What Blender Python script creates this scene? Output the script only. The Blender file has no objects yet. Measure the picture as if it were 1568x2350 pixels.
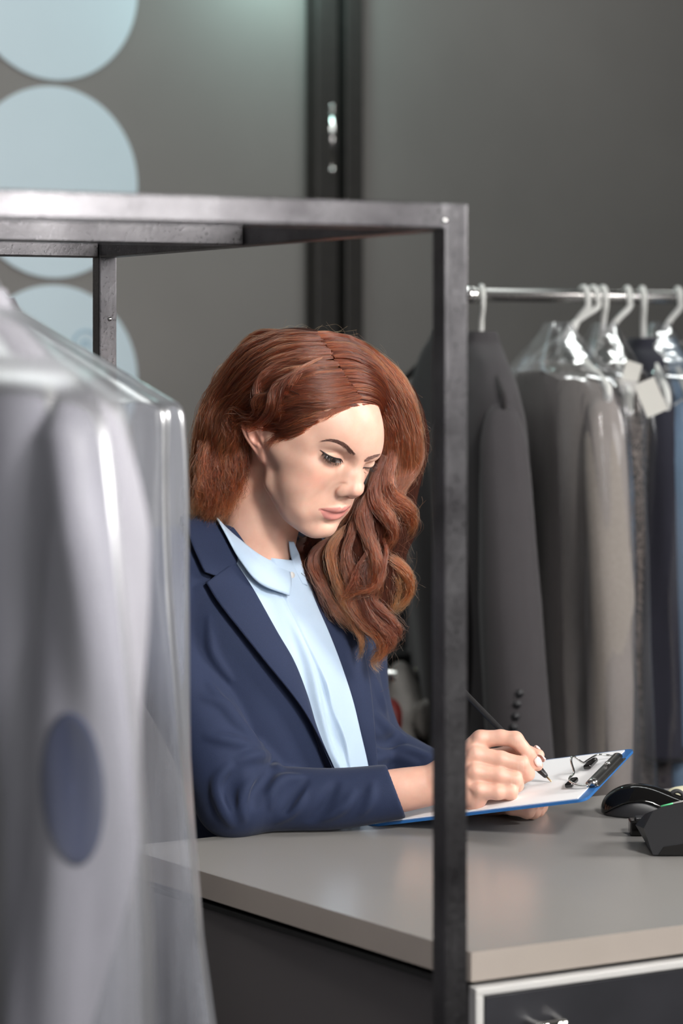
import bpy, bmesh, math, random
import numpy as np
import openvdb
from mathutils import Vector, Matrix, Euler
from mathutils.bvhtree import BVHTree
random.seed(7); RNG = np.random.default_rng(7)
SC = bpy.context.scene
COL = SC.collection
# ---------------------------------------------------------------- camera calibration of the photograph (1568 x 2350)
FPX, PCX, PHY, EYE = 5200.0, 784.0, 760.0, 1.58
def P(px, py, Y):
    """point seen at pixel (px, py) at depth Y metres in front of the camera"""
    return np.array([(px - PCX) / FPX * Y, Y, EYE - (py - PHY) / FPX * Y])
def PT(px, py, z):
    """point seen at pixel (px, py) lying at height z"""
    return P(px, py, (EYE - z) * FPX / (py - PHY))
def PIX(p):
    return np.array([PCX + FPX * p[0] / p[1], PHY - FPX * (p[2] - EYE) / p[1]])
# ---------------------------------------------------------------- object helpers
def link(o, parent=None):
    COL.objects.link(o)
    if parent is not None: o.parent = parent
    return o
def tag(o, label=None, cat=None, group=None, kind=None):
    for k, v in (('label', label), ('category', cat), ('group', group), ('kind', kind)):
        if v: o[k] = v
    return o
def empty(name, loc, label, cat, group=None, rz=0.0):
    o = bpy.data.objects.new(name, None); o.empty_display_size = .05
    o.location = loc; o.rotation_euler = (0, 0, rz)
    link(o); tag(o, label, cat, group); return o
def place(o, parent):
    """parent o (whose mesh is in world coordinates) to an Empty without moving it"""
    o.parent = parent
    o.matrix_parent_inverse = Matrix.LocRotScale(parent.location, parent.rotation_euler, None).inverted()
    return o
def mesh_obj(name, verts, faces, mat, parent=None, smooth=True, world=True):
    me = bpy.data.meshes.new(name)
    me.from_pydata([tuple(map(float, v)) for v in verts], [], [tuple(map(int, f)) for f in faces])
    me.validate(); me.update()
    if mat is not None:
        for m in (mat if isinstance(mat, (list, tuple)) else [mat]): me.materials.append(m)
    if smooth: me.polygons.foreach_set('use_smooth', [True] * len(me.polygons))
    o = bpy.data.objects.new(name, me); COL.objects.link(o)
    if parent is not None:
        if world: place(o, parent)
        else: o.parent = parent
    return o
def bm_obj(name, bm, mat, parent=None, smooth=False, world=True, bevel=0, segs=2):
    if bevel:
        bmesh.ops.bevel(bm, geom=[e for e in bm.edges if len(e.link_faces) == 2 and e.calc_face_angle(0) > .5], offset=bevel, segments=segs, affect='EDGES', profile=.5)
    bmesh.ops.recalc_face_normals(bm, faces=bm.faces)
    me = bpy.data.meshes.new(name); bm.to_mesh(me); bm.free()
    for m in (mat if isinstance(mat, (list, tuple)) else [mat]): me.materials.append(m)
    if smooth: me.polygons.foreach_set('use_smooth', [True] * len(me.polygons))
    o = bpy.data.objects.new(name, me); COL.objects.link(o)
    if parent is not None:
        if world: place(o, parent)
        else: o.parent = parent
    return o
def box_bm(bm, size, M=None):
    r = bmesh.ops.create_cube(bm, size=1.0)
    S = Matrix.Diagonal((size[0], size[1], size[2], 1))
    bmesh.ops.transform(bm, matrix=(M or Matrix()) @ S, verts=r['verts'])
    return r['verts']
def frame_mat(o, x, z=(0, 0, 1)):
    """matrix with X axis along x, Z near z, origin o"""
    x = Vector(x).normalized(); z = Vector(z); y = z.cross(x).normalized(); z = x.cross(y)
    M = Matrix.Identity(4)
    for i in range(3): M[i][0] = x[i]; M[i][1] = y[i]; M[i][2] = z[i]; M[i][3] = o[i]
    return M
def bar_bm(bm, a, b, w, h, up=(0, 0, 1)):
    a = Vector(a); b = Vector(b)
    if abs((b - a).normalized().dot(Vector(up))) > .99: up = (1, 0, 0)
    return box_bm(bm, ((b - a).length, w, h), frame_mat((a + b) / 2, b - a, up))
def prism_bm(bm, poly, z0, z1):
    vs0 = [bm.verts.new((p[0], p[1], z0)) for p in poly]; vs1 = [bm.verts.new((p[0], p[1], z1)) for p in poly]
    n = len(poly)
    bm.faces.new(vs0[::-1]); bm.faces.new(vs1)
    for i in range(n): bm.faces.new((vs0[i], vs0[(i + 1) % n], vs1[(i + 1) % n], vs1[i]))
def catmull(pts, n):
    """n points along a Catmull-Rom curve through pts (any dimension), by chord length"""
    p = np.asarray(pts, float); m = len(p)
    if m == 2:
        t = np.linspace(0, 1, n)[:, None]; return p[0] * (1 - t) + p[1] * t
    e = np.vstack([2 * p[0] - p[1], p, 2 * p[-1] - p[-2]])
    s = np.r_[0, np.cumsum(np.linalg.norm(np.diff(p[:, :3] if p.shape[1] > 3 else p, axis=0), axis=1) + 1e-9)]
    u = np.linspace(0, s[-1], n); k = np.clip(np.searchsorted(s, u, 'right') - 1, 0, m - 2)
    t = ((u - s[k]) / (s[k + 1] - s[k]))[:, None]
    a, b, c, d = e[k], e[k + 1], e[k + 2], e[k + 3]
    return .5 * (2 * b + (c - a) * t + (2 * a - 5 * b + 4 * c - d) * t ** 2 + (3 * b - a - 3 * c + d) * t ** 3)
def frames(path):
    p = np.asarray(path, float); T = np.gradient(p, axis=0); T /= np.linalg.norm(T, axis=1)[:, None] + 1e-12
    n = np.cross(T[0], [0, 0, 1.0]);
    if np.linalg.norm(n) < .1: n = np.cross(T[0], [1.0, 0, 0])
    n /= np.linalg.norm(n); N = [n]
    for i in range(1, len(p)):
        n = N[-1] - T[i] * np.dot(N[-1], T[i]); n /= np.linalg.norm(n) + 1e-12; N.append(n)
    N = np.array(N); B = np.cross(T, N); return T, N, B
def tube(path, rad, seg=12, cap=True, sx=1.0, sy=1.0):
    """verts, faces of a tube along path; rad scalar or per point"""
    p = np.asarray(path, float); n = len(p); r = np.broadcast_to(np.asarray(rad, float), (n,))
    T, N, B = frames(p); a = np.linspace(0, 2 * math.pi, seg, endpoint=False)
    V = (p[:, None] + r[:, None, None] * (np.cos(a)[None, :, None] * N[:, None] * sx + np.sin(a)[None, :, None] * B[:, None] * sy)).reshape(-1, 3)
    F = [(i * seg + j, i * seg + (j + 1) % seg, (i + 1) * seg + (j + 1) % seg, (i + 1) * seg + j) for i in range(n - 1) for j in range(seg)]
    if cap: F += [tuple(range(seg))[::-1], tuple(range((n - 1) * seg, n * seg))]
    return V, F
def join(parts):
    V, F, o = [], [], 0
    for v, f in parts:
        V.append(np.asarray(v, float)); F += [tuple(i + o for i in q) for q in f]; o += len(v)
    return np.vstack(V), F
def grid_faces(nu, nv, closed_u=False):
    return [(i * nv + j, i * nv + j + 1, ((i + 1) % nu) * nv + j + 1, ((i + 1) % nu) * nv + j) for i in range(nu if closed_u else nu - 1) for j in range(nv - 1)]
def thicken(V, F, nrm, th):
    """give a sheet thickness th along -nrm"""
    V = np.asarray(V); n = len(V); from collections import Counter
    W = np.vstack([V, V - np.asarray(nrm) * th]); G = [tuple(f) for f in F] + [tuple(i + n for i in f[::-1]) for f in F]
    ec = {}
    for f in F:
        for a, b in zip(f, f[1:] + f[:1]): ec[(a, b)] = 1
    for (a, b) in list(ec):
        if (b, a) not in ec: G.append((b, a, a + n, b + n))
    return W, G
def vnormals(V, F):
    V = np.asarray(V); N = np.zeros_like(V)
    for f in F:
        n = np.cross(V[f[1]] - V[f[0]], V[f[-1]] - V[f[0]])
        for i in f: N[i] += n
    return N / (np.linalg.norm(N, axis=1)[:, None] + 1e-12)
# ---------------------------------------------------------------- implicit surfaces (meshed with OpenVDB)
class SDF:
    def __init__(s, lo, hi, h):
        s.lo = np.array(lo, float); s.h = h; s.n = np.ceil((np.array(hi) - s.lo) / h).astype(int) + 1
        s.D = np.full(s.n, .5, np.float32)
    def sub(s, lo, hi, pad):
        a = np.clip(np.floor((np.array(lo) - pad - s.lo) / s.h).astype(int), 0, s.n); b = np.clip(np.ceil((np.array(hi) + pad - s.lo) / s.h).astype(int) + 1, 0, s.n)
        sl = tuple(slice(i, j) for i, j in zip(a, b))
        ax = [(s.lo[k] + s.h * np.arange(a[k], b[k])).astype(np.float32) for k in range(3)]
        return sl, ax[0][:, None, None], ax[1][None, :, None], ax[2][None, None, :]
    def put(s, sl, d, k, op):
        A = s.D[sl]
        if A.size == 0: return
        if op == 'add':
            if k > 0: hh = np.maximum(k - np.abs(A - d), 0) / k; s.D[sl] = np.minimum(A, d) - hh * hh * k * .25
            else: s.D[sl] = np.minimum(A, d)
        else:
            d = -d
            if k > 0: hh = np.maximum(k - np.abs(A - d), 0) / k; s.D[sl] = np.maximum(A, d) + hh * hh * k * .25
            else: s.D[sl] = np.maximum(A, d)
    def ell(s, c, r, k=.01, R=None, op='add'):
        c = np.array(c, float); r = np.array(r, float); m = r.max() if R is not None else r
        sl, x, y, z = s.sub(c - m, c + m, 1.6 * k + 4 * s.h)
        x = x - c[0]; y = y - c[1]; z = z - c[2]
        if R is not None:
            R = np.asarray(R); X, Y, Z = [R[0, i] * x + R[1, i] * y + R[2, i] * z for i in range(3)]
        else: X, Y, Z = x, y, z
        k0 = np.sqrt((X / r[0]) ** 2 + (Y / r[1]) ** 2 + (Z / r[2]) ** 2) + 1e-6
        k1 = np.sqrt((X / r[0] ** 2) ** 2 + (Y / r[1] ** 2) ** 2 + (Z / r[2] ** 2) ** 2) + 1e-6
        s.put(sl, (k0 * (k0 - 1) / k1).astype(np.float32), k, op)
    def cone(s, a, b, ra, rb, k=.006, op='add', squash=None):
        s.poly([a, b], [ra, rb], k, op, squash)
    def poly(s, pts, rad, k=.006, op='add', squash=None):
        """tube through pts with radii rad; squash=(axis, factor) flattens it along a direction"""
        pts = np.asarray(pts, float); rad = np.broadcast_to(np.asarray(rad, float), (len(pts),)); m = rad.max() * (1.0 if squash is None else max(1.0, 1.0))
        sl, x, y, z = s.sub(pts.min(0) - m, pts.max(0) + m, 1.3 * k + 4 * s.h)
        d = None
        for i in range(len(pts) - 1):
            a = pts[i]; v = pts[i + 1] - a; L = float(v @ v) + 1e-12
            px, py, pz = x - a[0], y - a[1], z - a[2]
            t = np.clip((px * v[0] + py * v[1] + pz * v[2]) / L, 0, 1)
            qx, qy, qz = px - t * v[0], py - t * v[1], pz - t * v[2]
            if squash is not None:
                n, fct = np.asarray(squash[0], float), squash[1]; w = (qx * n[0] + qy * n[1] + qz * n[2]) * (1 / fct - 1)
                qx, qy, qz = qx + w * n[0], qy + w * n[1], qz + w * n[2]
            e = np.sqrt(qx * qx + qy * qy + qz * qz) - (rad[i] + t * (rad[i + 1] - rad[i]))
            if squash is not None: e = e * min(1.0, .5 + .5 * squash[1])
            d = e if d is None else np.minimum(d, e)
        s.put(sl, d.astype(np.float32), k, op)
    def blur(s, n=1):
        for _ in range(n):
            for ax in range(3):
                D = s.D; A = np.roll(D, 1, ax); B = np.roll(D, -1, ax); s.D = (.25 * A + .5 * D + .25 * B).astype(np.float32)
    def refine(s, f):
        """the same field on a grid f times finer"""
        def up(D, ax):
            n = D.shape[ax]; t = np.arange((n - 1) * f + 1) / f; i = np.minimum(t.astype(int), n - 2); w = (t - i).astype(np.float32)
            sh = [1, 1, 1]; sh[ax] = -1; w = w.reshape(sh)
            return np.take(D, i, ax) * (1 - w) + np.take(D, i + 1, ax) * w
        D = np.clip(s.D, -.04, .04)
        for ax in range(3): D = up(D, ax)
        s.D = D.astype(np.float32); s.h /= f; s.n = np.array(s.D.shape)
    def mesh(s):
        g = openvdb.FloatGrid(); s.D[0] = s.D[-1] = .05; s.D[:, 0] = s.D[:, -1] = .05; s.D[:, :, 0] = s.D[:, :, -1] = .05
        g.copyFromArray(s.D); p, t, q = g.convertToPolygons(0.0)
        F = [tuple(f[::-1]) for f in q.tolist()] + [tuple(f[::-1]) for f in t.tolist()]
        return p.astype(float) * s.h + s.lo, F
# ---------------------------------------------------------------- materials
class NT:
    def __init__(s, name):
        s.m = bpy.data.materials.new(name); s.m.use_nodes = True; s.t = s.m.node_tree
        s.b = s.t.nodes['Principled BSDF']; s.o = s.t.nodes['Material Output']
    def n(s, typ, **kw):
        x = s.t.nodes.new(typ)
        for k, v in kw.items():
            if k.startswith('i_'): x.inputs[k[2:].replace('_', ' ')].default_value = v
            else: setattr(x, k, v)
        return x
    def l(s, a, b): s.t.links.new(a, b)
    def coord(s, scale=(1, 1, 1), kind='Object'):
        c = s.n('ShaderNodeTexCoord'); m = s.n('ShaderNodeMapping'); m.inputs['Scale'].default_value = scale
        s.l(c.outputs[kind], m.inputs['Vector']); return m.outputs['Vector']
    def noise(s, vec, scale, detail=3, rough=.55):
        x = s.n('ShaderNodeTexNoise'); x.inputs['Scale'].default_value = scale; x.inputs['Detail'].default_value = detail; x.inputs['Roughness'].default_value = rough
        s.l(vec, x.inputs['Vector']); return x.outputs['Fac']
    def ramp(s, fac, stops):
        x = s.n('ShaderNodeValToRGB'); e = x.color_ramp.elements
        while len(e) < len(stops): e.new(.5)
        for i, (p, c) in enumerate(stops): e[i].position = p; e[i].color = (*c, 1) if len(c) == 3 else c
        s.l(fac, x.inputs['Fac']); return x.outputs['Color']
    def mix(s, fac, a, b):
        x = s.n('ShaderNodeMix', data_type='RGBA')
        for sock, v in ((x.inputs[0], fac), (x.inputs[6], a), (x.inputs[7], b)):
            if isinstance(v, (tuple, list)): sock.default_value = (*v, 1) if len(v) == 3 else v
            elif isinstance(v, (int, float)): sock.default_value = v
            else: s.l(v, sock)
        return x.outputs[2]
    def bump(s, h, strength=.3, dist=.001, prev=None):
        x = s.n('ShaderNodeBump'); x.inputs['Strength'].default_value = strength; x.inputs['Distance'].default_value = dist
        s.l(h, x.inputs['Height'])
        if prev is not None: s.l(prev, x.inputs['Normal'])
        return x.outputs['Normal']
    def set(s, **kw):
        for k, v in kw.items():
            i = s.b.inputs[k.replace('_', ' ')]
            if hasattr(v, 'is_output') or isinstance(v, bpy.types.NodeSocket): s.l(v, i)
            elif isinstance(v, (tuple, list)) and len(v) == 3 and k.endswith('Color'): i.default_value = (*v, 1)
            else: i.default_value = v
        return s
def lin(r, g, b):
    """sRGB 0-255 to linear"""
    return tuple(((c / 255) / 12.92 if c / 255 <= .04045 else ((c / 255 + .055) / 1.055) ** 2.4) for c in (r, g, b))
def simple(name, col, rough=.5, metal=0, spec=.5, noise=None, bump=None, **kw):
    t = NT(name); t.set(Roughness=rough, Metallic=metal); t.b.inputs['Specular IOR Level'].default_value = spec
    v = t.coord()
    if noise:
        sc, amt = noise; f = t.noise(v, sc, 4)
        t.set(Base_Color=t.ramp(f, [(.3, tuple(c * (1 - amt) for c in col)), (.7, tuple(min(1, c * (1 + amt)) for c in col))]))
    else: t.set(Base_Color=col)
    if bump: t.set(Normal=t.bump(t.noise(v, bump[0], 3), bump[1], bump[2] if len(bump) > 2 else .001))
    for k, x in kw.items(): t.b.inputs[k.replace('_', ' ')].default_value = x
    return t.m
# ================================================================ materials
M = {}
def fabric(name, col, weave=900, rough=.85, amt=.12, sheen=.15, bump=.25, scale=(1, 1, 1), crease=0):
    t = NT(name); v = t.coord(scale); f = t.noise(v, weave, 2); g = t.noise(v, 9, 3)
    c = t.ramp(f, [(.3, tuple(x * (1 - amt) for x in col)), (.7, tuple(min(1, x * (1 + amt)) for x in col))])
    c = t.mix(.25, c, t.ramp(g, [(.35, tuple(x * .8 for x in col)), (.65, tuple(min(1, x * 1.15) for x in col))]))
    t.set(Base_Color=c, Roughness=rough); t.b.inputs['Sheen Weight'].default_value = sheen; t.b.inputs['Sheen Roughness'].default_value = .4
    t.b.inputs['Specular IOR Level'].default_value = .25
    t.set(Normal=t.bump(f, bump, .0006, t.bump(t.noise(v, 16, 3, .5), crease, .012) if crease else None)); return t.m
def build_mats():
    M['wall'] = simple('painted_wall', lin(121, 117, 114), .65, noise=(2.2, .06), bump=(60, .06))
    M['floor'] = simple('floor_tiles', lin(92, 88, 84), .45, noise=(3, .15))
    M['ceiling'] = simple('ceiling_paint', lin(150, 150, 148), .8)
    M['disc'] = simple('pale_blue_vinyl', lin(196, 211, 219), .45, noise=(4, .02))
    M['disc_ring'] = simple('blue_vinyl', lin(140, 172, 190), .45)
    # dark hammered steel of the near rack
    t = NT('brushed_dark_steel'); v = t.coord((1, 1, 1)); a = t.noise(t.coord((260, 260, 260)), 1.0, 4, .7)
    b = t.noise(t.coord((1, 1, 1)), 14, 3)
    t.set(Base_Color=t.ramp(b, [(.3, lin(70, 68, 70)), (.7, lin(104, 102, 104))]), Metallic=.9,
          Roughness=t.ramp(a, [(.3, (.24,) * 3), (.75, (.44,) * 3)]), Normal=t.bump(a, .35, .0006)); M['rack'] = t.m
    M['dark_metal'] = simple('black_door_steel', lin(52, 49, 47), .45, .3, noise=(30, .1))
    M['black'] = simple('black_recess', lin(14, 13, 13), .7)
    M['chrome'] = simple('chrome', (.75, .74, .72), .12, 1.0)
    M['steel'] = simple('polished_steel', (.42, .41, .40), .25, 1.0, bump=(200, .05))
    t = NT('grey_laminate'); v = t.coord(); n = t.noise(v, 700, 2); g = t.noise(v, 2.5, 3)
    t.set(Base_Color=t.mix(.5, t.ramp(n, [(.3, lin(136, 133, 130)), (.7, lin(144, 141, 138))]), t.ramp(g, [(.3, lin(136, 133, 130)), (.7, lin(144, 141, 137))])),
          Roughness=.26, Normal=t.bump(n, .04, .0004)); t.b.inputs['Specular IOR Level'].default_value = .5; M['laminate'] = t.m
    M['edge'] = simple('beige_edge_band', lin(168, 158, 149), .4, noise=(12, .03))
    M['panel'] = simple('dark_grey_panel', lin(92, 88, 88), .5, noise=(3, .05))
    M['drawer'] = simple('charcoal_front', lin(46, 46, 50), .4, noise=(7, .28))
    M['white_trim'] = simple('white_trim', lin(205, 203, 200), .4)
    M['blue_plastic'] = simple('blue_plastic', lin(40, 98, 160), .32, spec=.5)
    M['paper'] = simple('paper', lin(236, 235, 236), .8)
    M['tag_paper'] = simple('tag_paper', lin(205, 203, 196), .8)
    M['gloss_black'] = simple('gloss_black', lin(16, 15, 15), .08, spec=.6)
    M['matt_black'] = simple('matt_black', lin(30, 30, 33), .42)
    M['pen'] = simple('pen_black', lin(34, 33, 34), .38)
    M['brass'] = simple('brass_tip', (.72, .52, .30), .3, 1.0)
    M['green_led'] = simple('green_edge', lin(90, 190, 130), .3)
    M['hanger'] = simple('white_plastic', lin(222, 222, 218), .3, spec=.5)
    M['navy'] = fabric('navy_suiting', lin(33, 42, 67), 1100, .8, .14, .10, crease=.12)
    M['navy_in'] = fabric('navy_lining', lin(20, 22, 34), 1100)
    M['shirt'] = fabric('pale_blue_cotton', lin(170, 189, 209), 1400, .8, .03, .05, .15)
    M['charcoal'] = fabric('charcoal_suiting', lin(68, 65, 67), 900)
    M['charcoal_b'] = fabric('black_suiting', lin(46, 43, 44), 900)
    M['grey_knit'] = fabric('grey_knit', lin(148, 140, 134), 420, .95, .12, .3, .6, (1, 1, .4))
    M['taupe_knit'] = fabric('taupe_knit', lin(112, 106, 100), 420, .95, .12, .3, .6, (1, 1, .4))
    M['brown_dark'] = fabric('dark_brown_cloth', lin(66, 58, 54), 700)
    M['dark_navy'] = fabric('dark_navy_cloth', lin(42, 42, 52), 800)
    M['denim'] = fabric('blue_denim', lin(108, 130, 152), 800)
    M['grey_white'] = fabric('pale_grey_cloth', lin(164, 162, 169), 900, .75, .04, .1)
    M['patch'] = fabric('navy_suede', lin(52, 62, 96), 500)
    t = NT('black_sequins'); v = t.coord(); x = t.n('ShaderNodeTexVoronoi'); x.inputs['Scale'].default_value = 330; t.l(v, x.inputs['Vector'])
    t.set(Base_Color=t.ramp(x.outputs['Color'], [(.25, lin(24, 22, 22)), (.8, lin(130, 118, 110))]), Metallic=.6, Roughness=.35, Normal=t.bump(x.outputs['Distance'], .9, .002)); M['sequin'] = t.m
    M['red'] = simple('dark_red', lin(96, 28, 26), .5)
    M['cream'] = simple('cream_paper', lin(214, 208, 178), .7)
    M['skin_dummy'] = simple('x', (.5, .4, .3))
build_mats()
def skin_mats():
    t = NT('skin'); v = t.coord(); a = t.n('ShaderNodeAttribute', attribute_name='tint'); sp = t.n('ShaderNodeSeparateColor'); t.l(a.outputs['Color'], sp.inputs[0])
    n = t.noise(v, 60, 4); fine = t.noise(v, 900, 3)
    base = t.ramp(n, [(.3, lin(212, 166, 146)), (.7, lin(220, 178, 158))])
    blush = t.mix(sp.outputs[1], base, lin(212, 150, 132))
    col = t.mix(sp.outputs[0], blush, lin(194, 128, 120))
    rough = t.n('ShaderNodeMapRange'); rough.inputs[3].default_value = .46; rough.inputs[4].default_value = .30; t.l(sp.outputs[0], rough.inputs[0])
    t.set(Base_Color=col, Roughness=rough.outputs[0], Normal=t.bump(fine, .10, .0004))
    t.b.inputs['Subsurface Weight'].default_value = .25; t.b.inputs['Subsurface Radius'].default_value = (1, .35, .2); t.b.inputs['Subsurface Scale'].default_value = .006
    t.b.inputs['Specular IOR Level'].default_value = .45; M['skin'] = t.m
    M['nail'] = simple('pale_nail', lin(240, 208, 200), .22, spec=.6)
    M['lash'] = simple('lash_black', lin(22, 18, 18), .5); M['eye_white'] = simple('eye_white', lin(205, 198, 196), .15); M['iris'] = simple('iris', lin(70, 60, 52), .1)
    M['brow'] = simple('brow_hair', lin(112, 80, 70), .6)
skin_mats()
def hair_mats():
    m = bpy.data.materials.new('auburn_hair'); m.use_nodes = True; t = m.node_tree; t.nodes.remove(t.nodes['Principled BSDF'])
    h = t.nodes.new('ShaderNodeBsdfHairPrincipled'); h.parametrization = 'COLOR'
    info = t.nodes.new('ShaderNodeHairInfo'); at = t.nodes.new('ShaderNodeAttribute'); at.attribute_name = 'tone'
    ma = t.nodes.new('ShaderNodeMath'); ma.operation = 'MULTIPLY_ADD'; ma.inputs[1].default_value = .35
    t.links.new(info.outputs['Random'], ma.inputs[0]); t.links.new(at.outputs['Fac'], ma.inputs[2])
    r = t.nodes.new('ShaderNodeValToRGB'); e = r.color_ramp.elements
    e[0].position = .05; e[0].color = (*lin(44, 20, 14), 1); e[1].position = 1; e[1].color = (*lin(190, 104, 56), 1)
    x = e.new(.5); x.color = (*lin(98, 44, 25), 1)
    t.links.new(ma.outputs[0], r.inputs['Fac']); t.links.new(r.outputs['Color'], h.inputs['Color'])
    h.inputs['Roughness'].default_value = .28; h.inputs['Radial Roughness'].default_value = .40; h.inputs['Coat'].default_value = .15
    h.inputs['Random Roughness'].default_value = .3
    t.links.new(h.outputs[0], t.nodes['Material Output'].inputs['Surface']); M['hair'] = m
    t = NT('auburn_mass'); v = t.coord((60, 60, 9)); n = t.noise(v, 6, 4, .7)  # darker than the strands, with the shade between locks put into its colour
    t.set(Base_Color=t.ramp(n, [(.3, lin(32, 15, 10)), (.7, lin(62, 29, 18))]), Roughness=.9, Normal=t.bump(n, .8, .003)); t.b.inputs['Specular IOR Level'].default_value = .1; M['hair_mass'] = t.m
hair_mats()
# ================================================================ the head (local: forward -Y, up +Z, her left +X; origin between the ears)
HY, HP, HR, HT, HS = math.radians(48.5), math.radians(23.5), math.radians(-.4), np.array([-.0526, 2.92, 1.58 - .1386]), .9765
def _rot(y, p, r):
    return np.array((Matrix.Rotation(y, 3, 'Z') @ Matrix.Rotation(p, 3, 'X') @ Matrix.Rotation(r, 3, 'Y')))
HROT = _rot(HY, HP, HR)
def H2W(p): return np.asarray(p, float) @ HROT.T * HS + HT
def W2H(p): return (np.asarray(p, float) - HT) @ HROT / HS
NECK_BASE = P(566, 1330, 2.985)
def rotx(a): return np.array(Matrix.Rotation(math.radians(a), 3, 'X'))
def roty(a): return np.array(Matrix.Rotation(math.radians(a), 3, 'Y'))
def rotz(a): return np.array(Matrix.Rotation(math.radians(a), 3, 'Z'))
def build_head_sdf():
    s = SDF((-.10, -.140, -.235), (.10, .12, .145), .002)
    # cranium, forehead, face block, jaw, cheeks: blended by smoothing the coarse field
    s.ell((0, .014, .052), (.0745, .092, .075), .0)
    s.ell((0, -.032, .046), (.0670, .0720, .064), .008)
    s.ell((0, -.034, -.022), (.0575, .0580, .072), .008)
    for sx in (-1, 1):
        s.poly([(sx * .0575, .002, -.020), (sx * .0555, -.012, -.054), (sx * .036, -.052, -.079), (sx * .012, -.075, -.087)], [.014, .014, .0155, .0155], .008)
        s.ell((sx * .045, -.050, -.008), (.0235, .0275, .022), .008)     # cheek bones
        s.ell((sx * .034, -.064, -.012), (.021, .0200, .022), .008)
        s.ell((sx * .036, -.050, -.056), (.0235, .0290, .027), .008)
        s.ell((sx * .040, -.050, -.033), (.0275, .0330, .034), .008)        # cheeks
        s.ell((sx * .049, -.030, -.038), (.017, .030, .032), .008)
        s.ell((sx * .057, -.026, .020), (.0155, .042, .034), .008)        # temples
        s.ell((sx * .050, -.052, .030), (.0130, .0180, .022), .008)
        s.ell((sx * .0600, -.022, -.004), (.0145, .0280, .024), .008)
        s.ell((sx * .030, -.0700, -.064), (.018, .0165, .020), .008)
        s.poly([(sx * .008, -.0850, .030), (sx * .026, -.0830, .0345), (sx * .044, -.068, .033)], [.0105, .0105, .009], .006)
    s.ell((0, -.0790, -.083), (.0160, .0165, .0150), .008)                # chin
    s.ell((0, -.082, -.046), (.0230, .0190, .017), .008)
    s.ell((0, -.0765, -.056), (.036, .0230, .025), .008)                   # mouth mound
    nb = W2H(NECK_BASE)
    s.poly([(0, .022, -.030), (0, .026, -.075), nb * .55 + np.array([0, .026, -.07]) * .45, nb], [.054, .052, .0525, .058], .012)
    s.D = np.clip(s.D, -.03, .03); s.blur(14); s.refine(2)
    for sx in (-1, 1):
        s.ell((sx * .0315, -.1010, .0130), (.0195, .0200, .0130), .012, op='cut')
        s.ell((sx * .0165, -.1000, .012), (.0070, .0120, .0105), .010, op='cut')
    # nose
    s.poly([(0, -.0895, .022), (0, -.0995, .005), (0, -.1075, -.011), (0, -.1090, -.0185)], [.0062, .0056, .0058, .0060], .012)
    s.ell((0, -.1125, -.0205), (.0070, .0078, .0070), .008)
    for sx in (-1, 1):
        s.ell((sx * .0032, -.1130, -.0205), (.0050, .0056, .0056), .006)
        s.ell((sx * .0112, -.1005, -.0250), (.0056, .0100, .0074), .0075, rotz(-sx * 14))
        s.ell((sx * .0075, -.0930, -.014), (.0085, .0110, .019), .012)
    for sx in (-1, 1):
        s.poly(catmull([(sx * .0175, -.0965, -.033), (sx * .0190, -.0955, -.0255), (sx * .0165, -.0985, -.0180), (sx * .0120, -.1035, -.0150)], 12), [.001, .0018, .0021, .0022, .0022, .0021, .002, .0018, .0015, .0011, .0008, .0004], .004, 'cut')
    s.blur(2)
    s.cone((0, -.1105, -.0285), (0, -.098, -.0340), .0042, .0046, .005)     # columella
    for sx in (-1, 1):
        s.ell((sx * .0068, -.1045, -.0340), (.0032, .0062, .0058), .0025, rotz(-sx * 18), 'cut')
    # philtrum
    s.poly([(0, -.1040, -.0385), (0, -.1045, -.0455)], [.0020, .0024], .004, 'cut')
    # lips
    up = [(-.0250, -.0850, -.0535), (-.017, -.0925, -.0522), (-.009, -.0975, -.0510), (-.0035, -.0993, -.0505), (0, -.0988, -.0515), (.0035, -.0993, -.0505), (.009, -.0975, -.0510), (.017, -.0925, -.0522), (.0250, -.0850, -.0535)]
    s.poly(catmull(up, 25), np.interp(np.linspace(0, 1, 25), [0, .2, .42, .5, .58, .8, 1], [.0012, .0036, .0050, .0047, .0050, .0036, .0012]), .0022)
    lo = [(-.023, -.0855, -.0560), (-.014, -.0915, -.0606), (-.005, -.0945, -.0632), (.005, -.0945, -.0632), (.014, -.0915, -.0606), (.023, -.0855, -.0560)]
    s.poly(catmull(lo, 25), np.interp(np.linspace(0, 1, 25), [0, .25, .5, .75, 1], [.0012, .0052, .0066, .0052, .0012]), .0022)
    st = [(-.0265, -.0875, -.0540), (-.016, -.0970, -.0552), (-.006, -.1035, -.0564), (0, -.1040, -.0572), (.006, -.1035, -.0564), (.016, -.0970, -.0552), (.0265, -.0875, -.0540)]
    s.poly(catmull(st, 25), np.interp(np.linspace(0, 1, 25), [0, .15, .85, 1], [.0001, .0010, .0010, .0001]), .0016, 'cut')
    s.ell((0, -.0990, -.0745), (.0150, .0070, .0040), .008, op='cut')      # under the lip
    # eyeball under lowered lids: bulge, crease, lid edge
    for sx in (-1, 1):
        s.ell((sx * .0305, -.0710, .0115), (.0175, .0148, .0130), .005)
        cr = [(sx * .0165, -.0835, .0150), (sx * .023, -.0868, .0198), (sx * .032, -.0860, .0212), (sx * .042, -.0785, .0180)]
        s.poly(catmull(cr, 15), np.interp(np.linspace(0, 1, 15), [0, .3, .8, 1], [.0004, .0011, .0011, .0004]), .0020, 'cut')
        ed = catmull([(sx * .0145, -.0830, .0075), (sx * .0205, -.0860, .0055), (sx * .030, -.0865, .0042), (sx * .039, -.0820, .0060), (sx * .0460, -.0740, .0110)], 17)
        s.poly(ed, np.interp(np.linspace(0, 1, 17), [0, .3, .7, 1], [.0005, .0012, .0012, .0005]), .0014, 'cut')
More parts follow.
